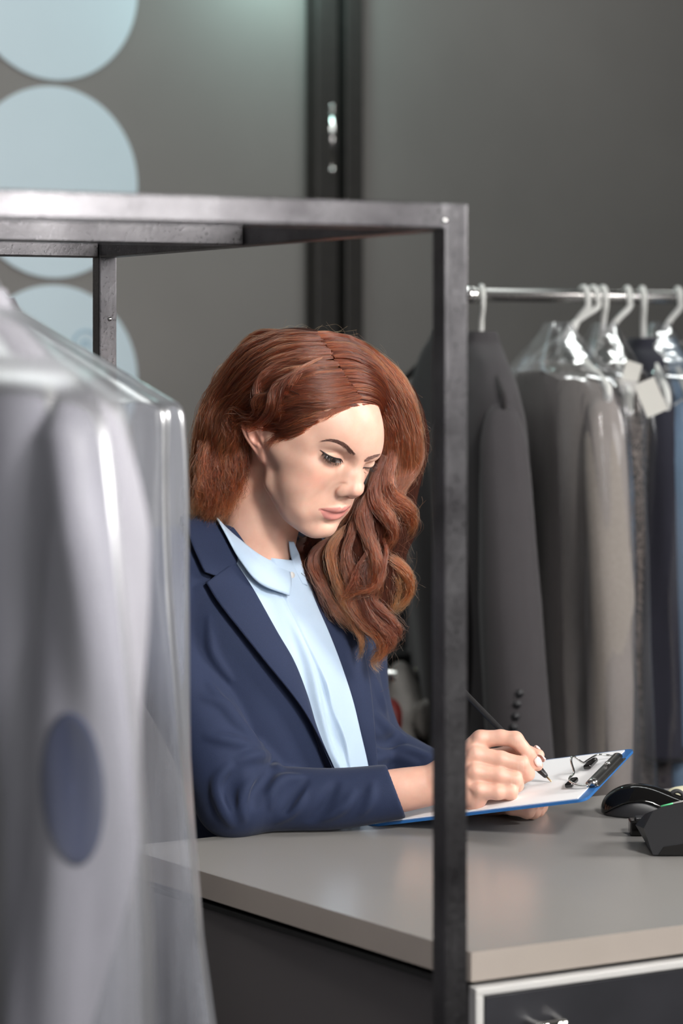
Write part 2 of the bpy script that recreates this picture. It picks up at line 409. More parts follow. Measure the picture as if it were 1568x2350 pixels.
    # ears
    for sx in (-1, 1):
        def E(pts, rad, k, op='add'):
            M = np.array(pts, float); M[:, 0] *= sx; s.poly(M, rad, k, op)
        s.ell((sx * .0735, .0105, .005), (.0050, .0175, .0275), .006, rotz(-sx * 26) @ rotx(-14))
        s.ell((sx * .0715, .0055, -.0205), (.0045, .0100, .0120), .006)
        hx = [(.0700, -.0005, .010), (.0750, -.0020, .0220), (.0790, .0050, .0310), (.0825, .0150, .0320), (.0845, .0235, .0240), (.0840, .0260, .0110), (.0810, .0230, -.0020), (.0775, .0160, -.0130), (.0740, .0080, -.0220)]
        E(catmull(hx, 40), [.0033] * 40, .002)
        ah = [(.0785, .0090, .0180), (.0800, .0160, .0110), (.0795, .0170, .0020), (.0770, .0120, -.0080), (.0745, .0040, -.0100)]
        E(catmull(ah, 24), [.0026] * 24, .003)
        s.ell((sx * .0795, .0065, .0000), (.0062, .0065, .0085), .003, op='cut')
        E([(.0835, .0060, .0210), (.0850, .0195, .0205), (.0850, .0215, .008), (.0825, .0190, -.003)], [.0022, .0026, .0022, .0016], .002, 'cut')
        s.ell((sx * .0705, -.0040, -.0015), (.0036, .0042, .0062), .004)      # tragus
    return s
def sstep(a, b, x):
    t = np.clip((x - a) / (b - a), 0, 1); return t * t * (3 - 2 * t)

# landmarks of the face: where they are on the shape above and where the photograph shows them
LMK = [((-.0740, -.0040, -.0015), (598, 1010)), ((-.0735, .0045, -.0285), (600, 1055)), ((-.082, .012, .0350), (584, 946)),
       ((-.0460, -.0740, .0110), (743, 1046)), ((-.0145, -.0830, .0075), (787, 1064)), ((0, -.1200, -.0205), (824, 1131)),
       ((0, -.1040, -.0365), (802, 1143)), ((-.0165, -.0985, -.0270), (772, 1127)), ((-.0255, -.0870, -.0535), (725, 1162)),
       ((0, -.1065, -.0565), (783, 1183)), ((0, -.1065, -.0490), (786, 1172)), ((0, -.1045, -.0675), (768, 1202)),
       ((0, -.0965, -.083), (763, 1212)), ((0, -.0835, -.0965), (741, 1233)), ((-.054, -.012, -.066), (617, 1120)),
       ((-.012, -.0945, .0295), (814, 1043)), ((-.045, -.0770, .0345), (743, 1011)), ((.0145, -.0830, .0075), (829, 1071)), ((.012, -.0945, .0295), (838, 1056)), ((.031, -.0870, .0350), (864, 1047))]
def make_warp():
    A = np.array([H2W(a) for a, _ in LMK]); B = np.array([P(u, v, p[1]) for p, (_, (u, v)) in zip(A, LMK)])
    fix = H2W([(0, .1, .05), (0, .03, .125), (.07, .02, .05), (-.07, .03, .08), (.04, .03, -.12), (-.04, .03, -.12), (.055, -.01, -.06), (.06, -.05, 0)])
    A = np.vstack([A, fix]); B = np.vstack([B, fix]); sg = .028
    K = np.exp(-((A[:, None] - A[None]) ** 2).sum(-1) / (2 * sg * sg)); W = np.linalg.solve(K + .06 * np.eye(len(A)), B - A)
    def f(p):
        p = np.asarray(p, float); sh = p.shape; p = p.reshape(-1, 3)
        return (p + np.exp(-((p[:, None] - A[None]) ** 2).sum(-1) / (2 * sg * sg)) @ W).reshape(sh)
    return f
WARP = make_warp()
def HW(p): return WARP(H2W(p))
# ================================================================ room, counter, racks
ZT = .95                                   # height of the counter top
WA = math.radians(35)                      # the back wall runs off to the right, away from the camera
WD = np.array([math.cos(WA), math.sin(WA), 0]); WN = np.array([math.sin(WA), -math.cos(WA), 0])
WO = P(120, 760, 5.0); WO[2] = 0
def wall_hit(px, py, off=0.0):
    d = np.array([(px - PCX) / FPX, 1.0, -(py - PHY) / FPX]); o = np.array([0, 0, EYE])
    t = ((WO + WN * off - o) @ WN) / (d @ WN); return o + d * t
def wall_frame(p): return frame_mat(p, WD)
def build_room():
    bm = bmesh.new(); c = WO + WD * 1.0 - WN * .06; box_bm(bm, (11, .12, 3.3), frame_mat((c[0], c[1], 1.65), WD))
    tag(bm_obj('wall_back', bm, M['wall']), 'grey painted wall behind the clerk', 'wall', kind='structure')
    bm = bmesh.new(); box_bm(bm, (12, 12, .1), Matrix.Translation((.5, 3.2, -.05)))
    tag(bm_obj('floor', bm, M['floor']), 'grey shop floor', 'floor', kind='structure')
    bm = bmesh.new(); box_bm(bm, (12, 12, .1), Matrix.Translation((.5, 3.2, 3.35)))
    tag(bm_obj('ceiling', bm, M['ceiling']), 'pale ceiling over the shop', 'ceiling', kind='structure')
    # steel double post of the wall, with its hinge
    e = None
    def bar(x0, x1, off, mat, name, parent):
        a = wall_hit(x0, 700, .0); b = wall_hit(x1, 700, .0); w = np.linalg.norm(b - a); c = (a + b) / 2 + WN * off / 2
        bm = bmesh.new(); box_bm(bm, (w, off, 3.28), frame_mat((c[0], c[1], 1.64), WD))
        return bm_obj(name, bm, mat, parent, bevel=.004)
    root = bar(700, 750, .05, M['dark_metal'], 'trim_1', None)
    tag(root, 'dark steel double post running up the back wall', 'post', kind='structure')
    bar(768, 808, .05, M['dark_metal'], 'post_half', root); bar(750, 768, .02, M['black'], 'shadow_gap', root)
    a = wall_hit(762, 250, .045); b = wall_hit(762, 385, .045)
    V, F = join([tube([a, b], .0085, 12), tube([a + [0, 0, .012], a + [0, 0, .002]], [.006, .010], 12), tube([b + [0, 0, -.002], b + [0, 0, -.012]], [.010, .006], 12)])
    mesh_obj('hinge', V, F, M['chrome'], root)
    # pale blue vinyl discs on the wall
    R = .2115
    for i, (cy, nm) in enumerate(((-36, 'uppermost'), (418, 'second from the top'), (874, 'lowest'))):
        c = wall_hit(122, cy, .0); a = np.linspace(0, 2 * math.pi, 96, endpoint=False)
        ring = lambda r, off: c + r * (np.cos(a)[:, None] * WD + np.sin(a)[:, None] * np.array([0, 0, 1.0])) + WN * off
        V = np.vstack([ring(R, .0), ring(R, .004)]); n = 96
        F = [tuple(range(n, 2 * n))] + [(i_, (i_ + 1) % n, n + (i_ + 1) % n, n + i_) for i_ in range(n)]
        o = mesh_obj('wall_disc', V, F, M['disc'], smooth=False)
        tag(o, ('pale blue round disc on the wall, ' + nm + ' of the column') if i < 2 else 'pale blue round wall disc printed with an arc emblem, lowest of the column', 'wall disc', 'pale blue discs on the back wall')
        if i == 2:
            q = wall_hit(197, 792, .006); parts = []
            for r, w in ((.034, .005), (.0125, .0055)):
                t = np.linspace(-.9, math.pi + .9, 40); pts = q + r * (np.cos(t)[:, None] * WD + np.sin(t)[:, None] * np.array([0, 0, 1.0]))
                ins = q + (r - w) * (np.cos(t)[:, None] * WD + np.sin(t)[:, None] * np.array([0, 0, 1.0]))
                parts.append((np.vstack([pts, ins]), [(j, j + 1, 41 + j, 40 + j) for j in range(39)]))
            V, F = join(parts); V, F = thicken(V, F, np.tile(WN, (len(V), 1)), .002)
            e2 = mesh_obj('emblem', V, F, M['disc_ring'], o, smooth=False); e2['label'] = 'blue arc emblem'
def build_counter():
    # counter top: corners measured on the photograph at the height of the top
    C0 = PT(1082, 2186, ZT)                              # near corner
    L0 = PT(300, 1951, ZT); B0 = PT(300, 1938, ZT)       # end of the left edge / of the back edge
    dL = (PT(500, 2011, ZT) - C0); dL /= np.linalg.norm(dL)
    dR = (PT(1568, 2123, ZT) - C0); dR /= np.linalg.norm(dR)
    b1 = PT(610, 1905, ZT); b2 = PT(1390, 1823, ZT); dB = (b2 - b1) / np.linalg.norm(b2 - b1)
    # left edge meets the back edge
    A = np.array([[dL[0], -dB[0]], [dL[1], -dB[1]]]); t = np.linalg.solve(A, (b1 - C0)[:2])
    CL = C0 + dL * min(t[0], .62); BL = b1 + dB * max(t[1], -.20)
    R1 = C0 + dR * 1.5; R2 = b1 + dB * 1.75
    root = empty('service_counter', (float(C0[0] + .5), float(C0[1] + .5), 0), 'grey laminate service counter the clerk leans on', 'counter')
    bm = bmesh.new(); poly = [CL[:2], C0[:2], R1[:2], R2[:2], BL[:2]]
    if np.linalg.norm(CL - BL) < .02: poly = [C0[:2], R1[:2], R2[:2], CL[:2]]
    th = .030
    prism_bm(bm, poly, ZT - th, ZT)
    me_top = bm_obj('counter_top', bm, [M['laminate'], M['edge']], root, bevel=.0015)
    for p in me_top.data.polygons:
        if abs(p.normal.z) < .5: p.material_index = 1
    inw = lambda p, q, d: None
    # carcass under the top, set back a little
    nL = np.array([dL[1], -dL[0], 0]);
    if nL @ (R1 - C0) < 0: nL = -nL
    nR = np.array([-dR[1], dR[0], 0]);
    if nR @ (CL - C0) < 0: nR = -nR
    nB = np.array([dB[1], -dB[0], 0])
    if nB @ (C0 - BL) < 0: nB = -nB
    c0 = C0 + nL * .012 + nR * .010
    cl = CL + nL * .012 + nB * .05; r1 = R1 + nR * .010; r2 = R2 + nB * .05
    bm = bmesh.new(); prism_bm(bm, [cl[:2], c0[:2], r1[:2], r2[:2]], .06, ZT - th - .006)
    bm_obj('carcass', bm, M['panel'], root)
    bm = bmesh.new(); prism_bm(bm, [(cl + nB * .04)[:2], (c0 + nR * .05 + nL * .05)[:2], (r1 + nR * .05)[:2], (r2 + nB * .04)[:2]], 0, .06)
    bm_obj('plinth', bm, M['black'], root)
    # front (right facing) side: pale frame strips round charcoal drawer fronts
    f0 = C0 - nR * .002 + nL * .002
    def strip(s0, s1, z0, z1, mat, name, dep=.014, off=0.0, par=root):
        a = f0 + dR * s0; b = f0 + dR * s1; c = (a + b) / 2 + nR * (.011 - dep / 2 - off); c[2] = (z0 + z1) / 2
        bm = bmesh.new(); box_bm(bm, (s1 - s0, dep, z1 - z0), frame_mat(c, dR)); return bm_obj(name, bm, mat, par, bevel=.0012)
    zt = ZT - th - .006
    strip(0, 1.5, zt - .0075, zt, M['white_trim'], 'rail_strip', .016)
    for s in (0.0, .62, 1.24): strip(s, s + .009, .06, zt - .0075, M['white_trim'], 'stile_strip', .016)
    for s in (.010, .630):
        for k in range(3):
            z1 = zt - .009 - k * .278; z0 = z1 - .274
            d = strip(s + .001, s + .607, z0, z1, M['drawer'], 'drawer', .014)
            q = f0 + dR * (s + .02 + .0) ; hs = [.030, .075] if s < .1 else [.05, .14]
            # handle: a chrome bar on two studs near the top corner
            zc = z1 - .033
            a = f0 + dR * (s + .052) - nR * .022; b = f0 + dR * (s + .085) - nR * .022; a[2] = b[2] = zc
            pts = [a + nR * .024, a + dR * .003, a + dR * .010, b - dR * .010, b - dR * .003, b + nR * .024]
            V, F = tube(catmull(pts, 40), .0055, 10); mesh_obj('handle', V, F, M['chrome'], d)
    # left side: slim shadow rail
    a = C0 + nL * .006; b = CL + nL * .006; c = (a + b) / 2; c[2] = zt - .003
    bm = bmesh.new(); box_bm(bm, (np.linalg.norm(b - a) - .02, .012, .006), frame_mat(c, dL)); bm_obj('side_rail', bm, M['black'], root)
    return dL, dR, dB, C0
RK = {}
def build_rack():
    """the near clothes rack of square steel tube"""
    t = .0252; Yp = 2.15
    zt = EYE + (760 - 465) / FPX * Yp; zb = zt - t
    F0 = P(1022, 700, Yp); F0[2] = 0
    a = math.radians(28); u = np.array([-math.cos(a), -math.sin(a), 0])     # front bar runs left and nearer
    bk = P(240, 700, Yp * 1.395); bk[2] = 0; v = (bk - F0); depth = np.linalg.norm(v); v /= depth
    RK.update(u=u, v=v, F0=F0, zb=zb, zt=zt, t=t, depth=depth)
    root = empty('clothes_rack', (float(F0[0]), float(F0[1]), 0), 'dark square tube steel garment rack in front of the counter', 'clothes rack')
    L = 1.15; n1 = np.array([-u[1], u[0], 0]); h = t / 2
    ctr = F0 + u * (-.0) ; zc = (zt + zb) / 2
    Z = lambda p, z: np.array([p[0], p[1], z])
    def bar(p, q, name, upv=(0, 0, 1)):
        bm = bmesh.new(); bar_bm(bm, p, q, t, t, upv); return bm_obj(name, bm, M['rack'], root, bevel=.0022, segs=2)
    up = -u                                                # orientation of posts follows the front bar
    def post(p, name='post'):
        bm = bmesh.new(); box_bm(bm, (t, t, zt), frame_mat((p[0], p[1], zt / 2), u)); return bm_obj(name, bm, M['rack'], root, bevel=.0022)
    c0 = F0 + (-u) * h * .6 + n1 * 0
    c0 = F0
    if n1[1] < 0: n1 = -n1                                 # into the rack
    pc = F0 - u * h + n1 * h
    post(pc); pb = bk; post(pb); pl = pc + u * L; post(pl); post(pb + u * L)
    bar(Z(pc + u * h, zc), Z(pl - u * h, zc), 'front_rail')
    k = .545; m0 = pc + (pb - pc) * .50
    bar(Z(m0 + u * h, zc), Z(m0 + u * (L - h), zc), 'hanging_rail')
    bar(Z(pb + u * h, zc), Z(pb + u * (L - h), zc), 'back_rail')
    bar(Z(pc + v * h * 1.2, zc), Z(pb - v * h * 1.2, zc), 'side_rail'); bar(Z(pc + u * L + v * h * 1.2, zc), Z(pb + u * L - v * h * 1.2, zc), 'side_rail')
    bar(Z(pc + u * h, .12), Z(pl - u * h, .12), 'foot_rail'); bar(Z(pb + u * h, .12), Z(pb + u * (L - h), .12), 'foot_rail')
    # bright rivets
    for p, z in ((pc + u * (h + .001) - n1 * (h + .001), zt - .017), (pb - n1 * (h + .0008) - u * .002, EYE - (732 - 760) / FPX * Yp * 1.395)):
        V, F = tube([Z(p + n1 * .001, z), Z(p - n1 * .0015, z)], [.0032, .0022], 12); mesh_obj('rivet', V, F, M['chrome'], root)
    RK.update(pc=pc, pb=pb, m0=m0, pl=pl, L=L, n1=n1)
    return root
# ================================================================ hanging clothes, hangers and plastic covers
def rsin(seed, n=7, fx=(1, 5), fz=(1, 6)):
    r = np.random.default_rng(seed); A = r.uniform(.4, 1, n); X = r.integers(fx[0], fx[1] + 1, n); Z = r.uniform(fz[0], fz[1], n); Ph = r.uniform(0, 6.28, n)
    return lambda th, z: sum(a * np.sin(x * th + w * z + p) for a, x, w, p in zip(A, X, Z, Ph)) / n ** .5
def loft(hook, w, stations, seg=72, nz=70, wob=None, px_=.8, sharp=False):
    """closed sheath round a vertical axis: stations (z, half width near, half width far, half depth)"""
    hook = np.asarray(hook, float); w = np.asarray(w, float); w /= np.linalg.norm(w); d = np.array([-w[1], w[0], 0])
    S = np.array([(s[0], s[1], s[2], s[3]) for s in stations])
    if sharp: q = np.r_[0, np.cumsum(np.linalg.norm(np.diff(S, axis=0), axis=1))]; S = np.array([np.interp(np.linspace(0, q[-1], nz), q, S[:, k]) for k in range(4)]).T
    else: S = catmull(S, nz)
    th = np.linspace(0, 2 * math.pi, seg, endpoint=False)
    V = np.zeros((nz, seg, 3))
    for i, (z, a1, a2, b) in enumerate(S):
        c = np.cos(th); s = np.sin(th); a = np.where(c > 0, a1, a2)
        cc = np.sign(c) * np.abs(c) ** px_; ss = np.sign(s) * np.abs(s) ** .9
        off = wob(th, z) if wob else 0
        V[i] = np.array([hook[0], hook[1], 0]) + (cc * (a + off * .5))[:, None] * w + (ss * (b + off))[:, None] * d + np.array([0, 0, z])
    F = grid_faces(nz, seg); F = [(i * seg + j, i * seg + (j + 1) % seg, (i + 1) * seg + (j + 1) % seg, (i + 1) * seg + j) for i in range(nz - 1) for j in range(seg)]
    return V.reshape(-1, 3), F
def closed(V, F, seg=72):
    n = len(V) // seg; V = np.vstack([V, V[:seg].mean(0), V[-seg:].mean(0)])
    return V, F + [((j + 1) % seg, j, n * seg) for j in range(seg)] + [((n - 1) * seg + j, (n - 1) * seg + (j + 1) % seg, n * seg + 1) for j in range(seg)]
def hanger(top, w, half=.20, drop=.085, neck=.075, r=.0045, label='', group=None, mat='hanger', name='coat_hanger', shift=0.0):
    """top = point on the rail; hook over it, shoulders along w"""
    top = np.asarray(top, float); w = np.asarray(w, float) / np.linalg.norm(w)
    root = empty(name, tuple(top + WD * shift - np.array([0, 0, neck + drop])), label, 'hanger', group)
    rl = np.array([-w[1], w[0], 0])
    a = np.linspace(-.5, math.pi + .2, 16); R = .019
    hk = [top + np.array([0, 0, -.004]) + w * R * math.cos(t) + np.array([0, 0, R * math.sin(t)]) for t in a][::1]
    cpt = top - np.array([0, 0, neck]) + WD * shift; pts = hk[::-1][:-1] + [top + w * R * .9 - np.array([0, 0, .02]), top + w * .004 + WD * shift * .5 - np.array([0, 0, .045]), cpt]
    V, F = tube(catmull(np.array(pts), 48), r * .95, 10); mesh_obj('hook', V, F, M['hanger'], root)
    arm = lambda t: cpt + w * half * t + np.array([0, 0, -drop * (abs(t) ** 1.15)])
    e = lambda sg: [arm(sg * .97), arm(sg) + w * sg * .010 + np.array([0, 0, -.008]), arm(sg) + w * sg * .010 + np.array([0, 0, -.024]), arm(sg) - w * sg * .008 + np.array([0, 0, -.032]), arm(sg * .8) + np.array([0, 0, -.030 - .0])]
    pts = [arm(t) for t in np.linspace(0, .92, 8)] + e(1) + [cpt + w * half * .5 + np.array([0, 0, -drop - .026]), cpt - w * half * .5 + np.array([0, 0, -drop - .026])] + e(-1)[::-1] + [arm(-t) for t in np.linspace(.92, 0, 8)]
    V, F = tube(catmull(np.array(pts), 120), r * 1.25, 10, True, .9, 1.2); mesh_obj('shoulders', V, F, M[mat], root)
    return root, cpt
def garment(name, cpt, w, mat, label, cat, length=.85, half=.21, drop=.08, depth=.05, sleeves=True, slen=.60, group=None, seed=1, sl_r=(.062, .055, .046), sl_lean=.02, collar=None, neck=.055, nz_=(.022, .006), sl_mat=None, sl_fwd=0.0):
    cpt = np.asarray(cpt, float); w = np.asarray(w, float) / np.linalg.norm(w); d = np.array([-w[1], w[0], 0]); z0 = cpt[2]
    f = rsin(seed, 8, (2, 7), (.5, 4)); wob = lambda th, z: .009 * f(th, z * 2.5) * np.clip((z0 - z) / .25, 0, 1)
    root = empty(name, (float(cpt[0]), float(cpt[1]), float(z0 - length)), label, cat, group)
    st = [(z0 + nz_[0], neck * .8, neck * .8, .026), (z0 + nz_[1], neck, neck, .032), (z0 - max(.016, -nz_[1] + .014), half * .55, half * .55, .038), (z0 - drop * .62, half * .80, half * .80, depth * .9), (z0 - drop, half * .96, half * .96, depth), (z0 - drop - .045, half * 1.0, half * 1.0, depth * 1.15), (z0 - drop - .16, half * .93, half * .93, depth * 1.25), (z0 - length * .6, half * .93, half * .93, depth * 1.15), (z0 - length, half * 1.02, half * 1.02, depth * 1.2)]
    V, F = closed(*loft(cpt, w, st, wob=wob)); mesh_obj('garment_body', V, F, mat, root)
    if sleeves:
        for sg in (1, -1):
            g = rsin(seed + 10 * sg + 50, 6, (1, 4), (.3, 1.6)); sp = cpt + w * sg * (half * .97) + np.array([0, 0, -drop - .004])
            t = np.linspace(0, 1, 46); pth = sp[None] + np.outer(t, [0, 0, -slen]) + np.outer(sl_lean * np.sin(t * 2.6) - .014 * (1 - t) ** 3, w * sg) + np.outer(sl_fwd * t ** 2, d)
            rr = np.interp(t, [0, .02, .05, .10, .18, .5, 1], [sl_r[0] * .35, sl_r[0] * .58, sl_r[0] * .76, sl_r[0] * .92, sl_r[0], sl_r[1], sl_r[2]]); seg = 28
            V, F = tube(pth, rr, seg, False); a = np.tile(np.linspace(0, 6.283, seg, endpoint=False), 46); zz = np.repeat(t * slen, seg)
            ctr = np.repeat(pth, seg, 0); V = ctr + (V - ctr) * (1 + .10 * g(a, zz * 6))[:, None]
            # rounded sleeve head and turned-in cuff
            V = np.vstack([V, pth[0] + (0, 0, .004), ctr[-seg:] + (V[-seg:] - ctr[-seg:]) * .8 + (0, 0, .02)]); n = 46 * seg
            F = F + [((j + 1) % seg, j, n) for j in range(seg)] + [((45) * seg + j, 45 * seg + (j + 1) % seg, n + 1 + (j + 1) % seg, n + 1 + j) for j in range(seg)]
            mesh_obj('sleeve', V, F, sl_mat or mat, root)
    if collar is not None:
        th = np.linspace(0, 2 * math.pi, 60); pts = [cpt + w * .055 * np.cos(t) + d * .026 * np.sin(t) + np.array([0, 0, .000 + .022 * np.sin(t * .5 + .2) ** 2]) for t in th]
        V, F = tube(pts, .012, 12, False, sx=.7, sy=1.6); mesh_obj('collar', V, F, collar, root)
    return root
def film(name, tint=(.86, .87, .9), rough=.3, streak=7.0, lo=.12, hi=.55, gloss=.5, bump=.25):
    t = NT(name); v = t.coord((1, 1, .10)); n = t.noise(v, streak * 6, 3, .55); n2 = t.noise(t.coord((1, 1, .22)), 38, 2)
    tr = t.n('ShaderNodeBsdfTransparent'); tr.inputs[0].default_value = (.95, .95, .97, 1)
    df = t.n('ShaderNodeBsdfDiffuse'); df.inputs[0].default_value = (*tint, 1); tl = t.n('ShaderNodeBsdfTranslucent'); tl.inputs[0].default_value = (*tint, 1)
    m0 = t.n('ShaderNodeMixShader'); m0.inputs[0].default_value = .4; t.l(df.outputs[0], m0.inputs[1]); t.l(tl.outputs[0], m0.inputs[2])
    f = t.n('ShaderNodeMapRange'); f.inputs[1].default_value = .35; f.inputs[2].default_value = .75; f.inputs[3].default_value = lo; f.inputs[4].default_value = hi; t.l(n, f.inputs[0])
    m1 = t.n('ShaderNodeMixShader'); t.l(f.outputs[0], m1.inputs[0]); t.l(tr.outputs[0], m1.inputs[1]); t.l(m0.outputs[0], m1.inputs[2])
    gl = t.n('ShaderNodeBsdfGlossy'); gl.inputs['Roughness'].default_value = rough; bm = t.bump(n2, bump, .004); t.l(bm, gl.inputs['Normal'])
    fr = t.n('ShaderNodeFresnel'); fr.inputs[0].default_value = 1.4; t.l(bm, fr.inputs['Normal']); mu = t.n('ShaderNodeMath', operation='MULTIPLY'); mu.inputs[1].default_value = gloss; t.l(fr.outputs[0], mu.inputs[0])
    m2 = t.n('ShaderNodeMixShader'); t.l(mu.outputs[0], m2.inputs[0]); t.l(m1.outputs[0], m2.inputs[1]); t.l(gl.outputs[0], m2.inputs[2])
    t.l(m2.outputs[0], t.o.inputs['Surface']); return t.m
def cover(cpt, w, label, mat, a_near, a_far, length, depth=.07, seed=3, group=None, wobble=.014, top=.035, drop=.10, first=.03, sharp=False):
    """plastic garment cover: a thin open-bottomed bag over a hanger"""
    cpt = np.asarray(cpt, float); z0 = cpt[2]
    f1 = rsin(seed, 12, (2, 12), (.2, 2.2)); f2 = rsin(seed + 5, 9, (5, 14), (2, 7)); f = lambda th, z: f1(th, z) + .28 * f2(th, z); wob = lambda th, z: wobble * f(th, z * 3.2) * np.clip((z0 + .03 - z) / .2, .15, 1)
    n = len(a_near); zs = [z0 - drop - (length - drop) * k / (n - 1) for k in range(n)]
    st = [(z0 + top, first, first, .018), (z0 + top - .02, first * 1.6, first * 1.6, .028), (z0 - drop * .35, a_near[0] * .55, a_far[0] * .55, depth * .75)] + [(z, a, b, depth * (.9 + .35 * k / n)) for k, (z, a, b) in enumerate(zip(zs, a_near, a_far))]
    if sharp: st = [st[0], st[1]] + [(z0 + top - .02 - (drop + top - .02) * k, first * 1.6 + (a_near[0] * .985 - first * 1.6) * k, first * 1.6 + (a_far[0] * .985 - first * 1.6) * k, depth * (.5 + .4 * k)) for k in (.33, .66, 1.0)] + [(z0 - drop - .012, a_near[0], a_far[0], depth * .93)] + st[4:]
    V, F = loft(cpt, w, st, seg=140, nz=190, wob=wob, px_=.62, sharp=sharp)
    o = mesh_obj('garment_cover', V, F, mat); tag(o, label, 'garment cover', group)
    bpy.context.view_layer.update(); return o
def tag_paper(p, n, up, wd, ht, label, group):
    p = np.asarray(p, float); n = np.asarray(n, float) / np.linalg.norm(n); up = np.asarray(up, float); up -= n * (up @ n); up /= np.linalg.norm(up); sd = np.cross(up, n); bm = bmesh.new()
    M4 = Matrix.Identity(4)
    for i in range(3): M4[i][0] = sd[i]; M4[i][1] = n[i]; M4[i][2] = up[i]; M4[i][3] = p[i]
    box_bm(bm, (wd, .0012, ht), M4); o = bm_obj('paper_tag', bm, M['tag_paper']); tag(o, label, 'tag', group); return o
def build_backrack():
    G = 'clothes on the rear rail'
    R0 = P(1076, 676, 3.9); zr = R0[2]; at = lambda s: R0 + WD * s
    root = empty('clothes_rail', (float(R0[0]), float(R0[1]), 0), 'chrome clothes rail hung with garments behind the counter', 'clothes rail')
    V, F = tube([at(-.0), at(1.9)], .0115, 20); mesh_obj('rail', V, F, M['steel'], root)
    V, F = tube([at(-.012), at(.028)], .0145, 20); mesh_obj('end_cap', V, F, M['chrome'], root)
    for s in (.0, 1.85):
        q = at(s) + (np.array([-.035, .0, 0]) if s == 0 else 0); V, F = tube([[q[0], q[1], 0], [q[0], q[1], zr + .03]], .014, 16); mesh_obj('upright', V, F, M['dark_metal'], root)
        V, F = tube([q - WN * .28 + (0, 0, .02 - q[2]), q + WN * .28 + (0, 0, .02 - q[2])], .014, 12); mesh_obj('foot', V, F, M['dark_metal'], root)
    V, F = tube([at(-.03) , at(.0)], .006, 10); mesh_obj('bracket', V, F, M['dark_metal'], root)
    def on_rail(px):
        a = (px - PCX) / FPX; s = (a * R0[1] - R0[0]) / (WD[0] - a * WD[1]); return at(s)
    wv = lambda ang: np.array([math.cos(math.radians(ang)), -math.sin(math.radians(ang)), 0])
    # hook px, axis angle, kind
    h, c = hanger(on_rail(1105), wv(83), .19, .08, .085, label='white hanger nearest the end of the chrome rail, inside the charcoal jacket', group='white hangers on the rear rail', mat='charcoal_b')
    g = garment('suit_jacket', c + (0, 0, -.012), wv(83), M['charcoal'], 'charcoal suit jacket at the rail end with four cuff buttons', 'jacket', .86, .20, .085, .055, True, .64, G, 4, (.046, .054, .056), .035, None, .040, (.034, .016), sl_fwd=.03)
    # cuff buttons of the near sleeve
    sl = [k for k in g.children if k.name.startswith('sleeve')][0]
    bpy.context.view_layer.update(); sc = Caster([np.array(sl.matrix_world @ v.co) for v in sl.data.vertices], [tuple(p.vertices) for p in sl.data.polygons])
    for (bx, by) in ((1192, 1592), (1187, 1617), (1183, 1645), (1178, 1670)):
        p, n = sc.near(bx, by, 3.75); V, F = tube([p - n * .001, p + n * .0022], [.0072, .0064], 16); mesh_obj('cuff_button', V, F, M['matt_black'], sl)
    hanger(on_rail(1340), wv(72), .15, .085, .088, .0062, 'white plastic hanger with hooks bunched together, leftmost of the three', 'white hangers on the rear rail', shift=-.035)
    h, cg = hanger(on_rail(1362), wv(71), .19, .070, .082, .0062, 'white plastic hanger with hooks bunched together, middle of the three', 'white hangers on the rear rail', shift=-.082)
    garment('sweater', cg + (0, 0, -.012), wv(71), M['grey_knit'], 'light grey knit sweater under clear plastic with a long sleeve hanging in front', 'sweater', .86, .205, .075, .042, True, .68, G, 6, (.038, .044, .038), .012, None, .080, (-.022, -.026))
    hanger(on_rail(1384), wv(80), .15, .085, .088, .0062, 'white plastic hanger with hooks bunched together, rightmost of the three', 'white hangers on the rear rail')
    h, c = hanger(on_rail(1440), wv(84), .19, .085, .082, .0062, 'white plastic hanger over the black sequinned dress', 'white hangers on the rear rail', shift=-.056)
    garment('dress', c + (0, 0, -.015), wv(84), M['sequin'], 'black sequinned dress in a plastic cover on the rail', 'dress', 1.05, .185, .085, .068, False, group=G, seed=8)
    h, c2 = hanger(on_rail(1474), wv(86), .19, .085, .082, .0062, 'white plastic hanger just right of the dress hanger', 'white hangers on the rear rail', shift=.004)
    garment('suit_jacket', c2 + (0, 0, -.015), wv(86), M['dark_navy'], 'dark navy jacket between the sequinned dress and the blue denim', 'jacket', .9, .19, .085, .04, True, .62, G, 9, (.046, .044, .042), .01)
    h, c3 = hanger(on_rail(1556), wv(84), .20, .085, .082, .0062, 'white plastic hanger at the right edge over the denim shirt', 'white hangers on the rear rail', shift=-.045)
    garment('denim_shirt', c3 + (0, 0, -.015), wv(84), M['denim'], 'blue denim shirt in clear plastic at the right edge of the photo', 'shirt', .82, .205, .085, .045, True, .60, G, 11, (.060, .056, .048), .01)
    M['film_back'] = film('clear_film', rough=.14, lo=.01, hi=.10, streak=5, gloss=.55, bump=.5)
    cover(c + (0, 0, .0), wv(84), 'clear plastic cover over the black sequinned dress', M['film_back'], [.20, .215, .22, .225], [.20, .21, .21, .21], 1.1, .065, 21, 'plastic covers on the rear rail', .013)
    cover(cg, wv(71), 'clear plastic cover over the light grey sweater', M['film_back'], [.215, .245, .255, .25], [.22, .23, .23, .23], .98, .075, 22, 'plastic covers on the rear rail', .012)
    cover(c3, wv(84), 'clear plastic cover over the denim shirt', M['film_back'], [.23, .27, .28, .28], [.22, .23, .23, .23], .98, .08, 23, 'plastic covers on the rear rail', .014)
    # paper tags
    dv = np.array([0, -1.0, 0])
    def tg(px, py, Y, wd, ht, tw, label):
        p = P(px, py, Y); up = np.array([math.sin(math.radians(tw)), 0, math.cos(math.radians(tw))]); tag_paper(p, (.25, -1, .15), up, wd, ht, label, 'paper tags on the covers')
